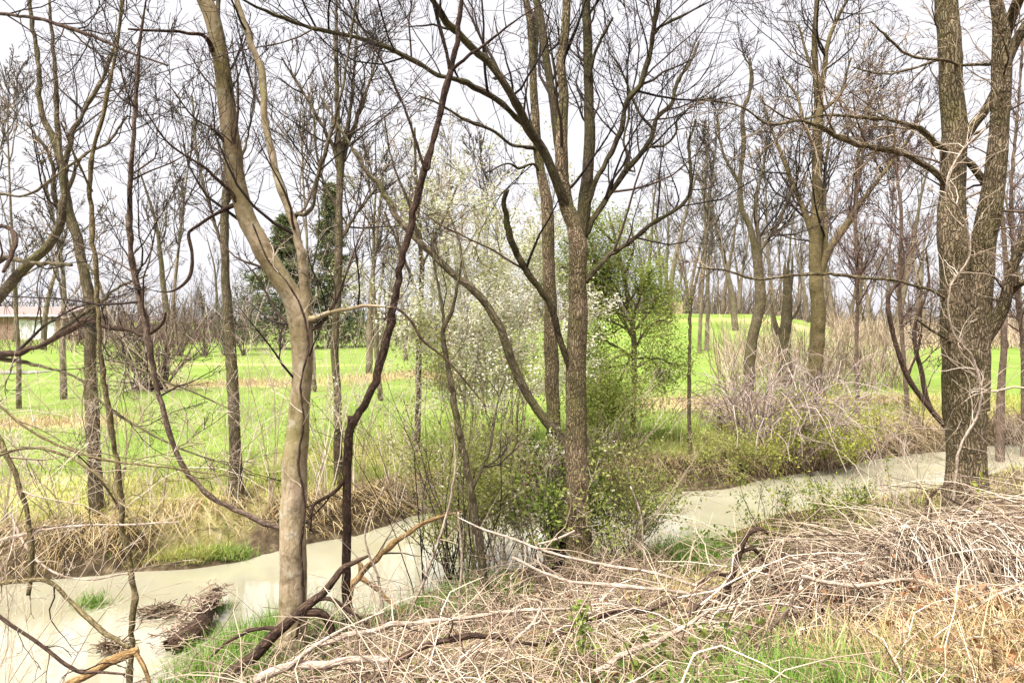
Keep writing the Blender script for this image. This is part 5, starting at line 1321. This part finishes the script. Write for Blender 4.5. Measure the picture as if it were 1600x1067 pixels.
def driftwood():
    Y = 6.3
    L = np.array([(*at(262, 1005, 6.15)[:2], .05, .07), (*at(300, 985, 6.35)[:2], .09, .085), (*at(325, 960, 6.8)[:2], .13, .07), (*at(338, 948, 7.1)[:2], .17, .05)])
    org = np.array((L[1, 0], L[1, 1], 0.0))
    root = thing('driftwood_log', org, 'debris-covered log lying in the shallow water with grass on its end', 'log')
    stem_part('log', L, 'dark_bark', root, org, 12, .12, 140)
    tb = Tubes()
    n = 300
    t = rng.random(n); c = L[0, :3] + (L[-1, :3] - L[0, :3]) * t[:, None] + rng.normal(0, 1, (n, 3)) * (.09, .07, .025)
    c[:, 2] = np.maximum(c[:, 2] + .05, .02)
    a = rng.uniform(0, 6.28, n); d = np.c_[np.cos(a), np.sin(a), rng.normal(0, .2, n)]
    s = np.linspace(-.5, .5, 5)
    P = c[:, None] + d[:, None] * (s[None, :, None] * rng.uniform(.06, .24, n)[:, None, None]) + rng.normal(0, .008, (n, 5, 3))
    P[..., 2] = np.maximum(P[..., 2], .005)
    tb.add(P, np.full((n, 5), .0045), 3)
    tag(link('debris', tb.mesh('debris', M['cane'], org), root), kind='stuff')
    e = L[-1]
    blades(rng.normal(e[0] - .05, .10, 420), rng.normal(e[1] - .02, .06, 420), rng.uniform(.08, .2, 420), np.full(420, .007), 'green_grass', 'grass_tuft', None, None, parent=root, org=org + (0, 0, -.66 + .16), n=4)
driftwood()
def debris_clump(label, px, py, Y, n, sx, sy):
    b = at(px, py, Y); org = np.array((b[0], b[1], 0.0))
    o_ = thing('driftwood_clump', org, label, 'debris')
    c = rng.normal(0, 1, (n, 3)) * (sx, sy, .025); c[:, 2] = np.abs(c[:, 2]) + .03
    a = rng.uniform(0, 6.28, n); d = np.c_[np.cos(a), np.sin(a), rng.normal(0, .25, n)]
    s = np.linspace(-.5, .5, 5)
    P = c[:, None] + d[:, None] * (s[None, :, None] * rng.uniform(.08, .3, n)[:, None, None]) + rng.normal(0, .006, (n, 5, 3))
    P[..., 2] = np.maximum(P[..., 2], .004)
    link('sticks', Tubes().add(P, np.full((n, 5), .004), 3).mesh('sticks', M['twig_tan']), o_)
debris_clump('clump of wet sticks caught in the water behind the debris-covered log', 250, 962, 6.95, 200, .10, .05)
debris_clump('small dark raft of twigs in the water at bottom left', 178, 1010, 6.2, 110, .07, .035)
def tuft(label, px, py, n=260):
    Y = 3.0 * F / (py - 500)
    b = at(px, py, Y); org = np.array((b[0], b[1], -.03))
    root = thing('grass_tuft', org, label, 'grass tuft')
    x = rng.normal(b[0], .07, n); y = rng.normal(b[1], .05, n)
    o = blades(x, y, rng.uniform(.1, .26, n), np.full(n, .008), 'green_grass', 'blade_cluster', None, None, parent=root, org=org, n=5, z_off=0)
    # blades root at the stream bed under the water: lift them to the surface
    o.location.z += float(-height(b[0], b[1]))
tuft('lone green grass tuft growing out of the pale water', 146, 945)
print('TRIS', TRIS[0], 'objects', len(bpy.data.objects))
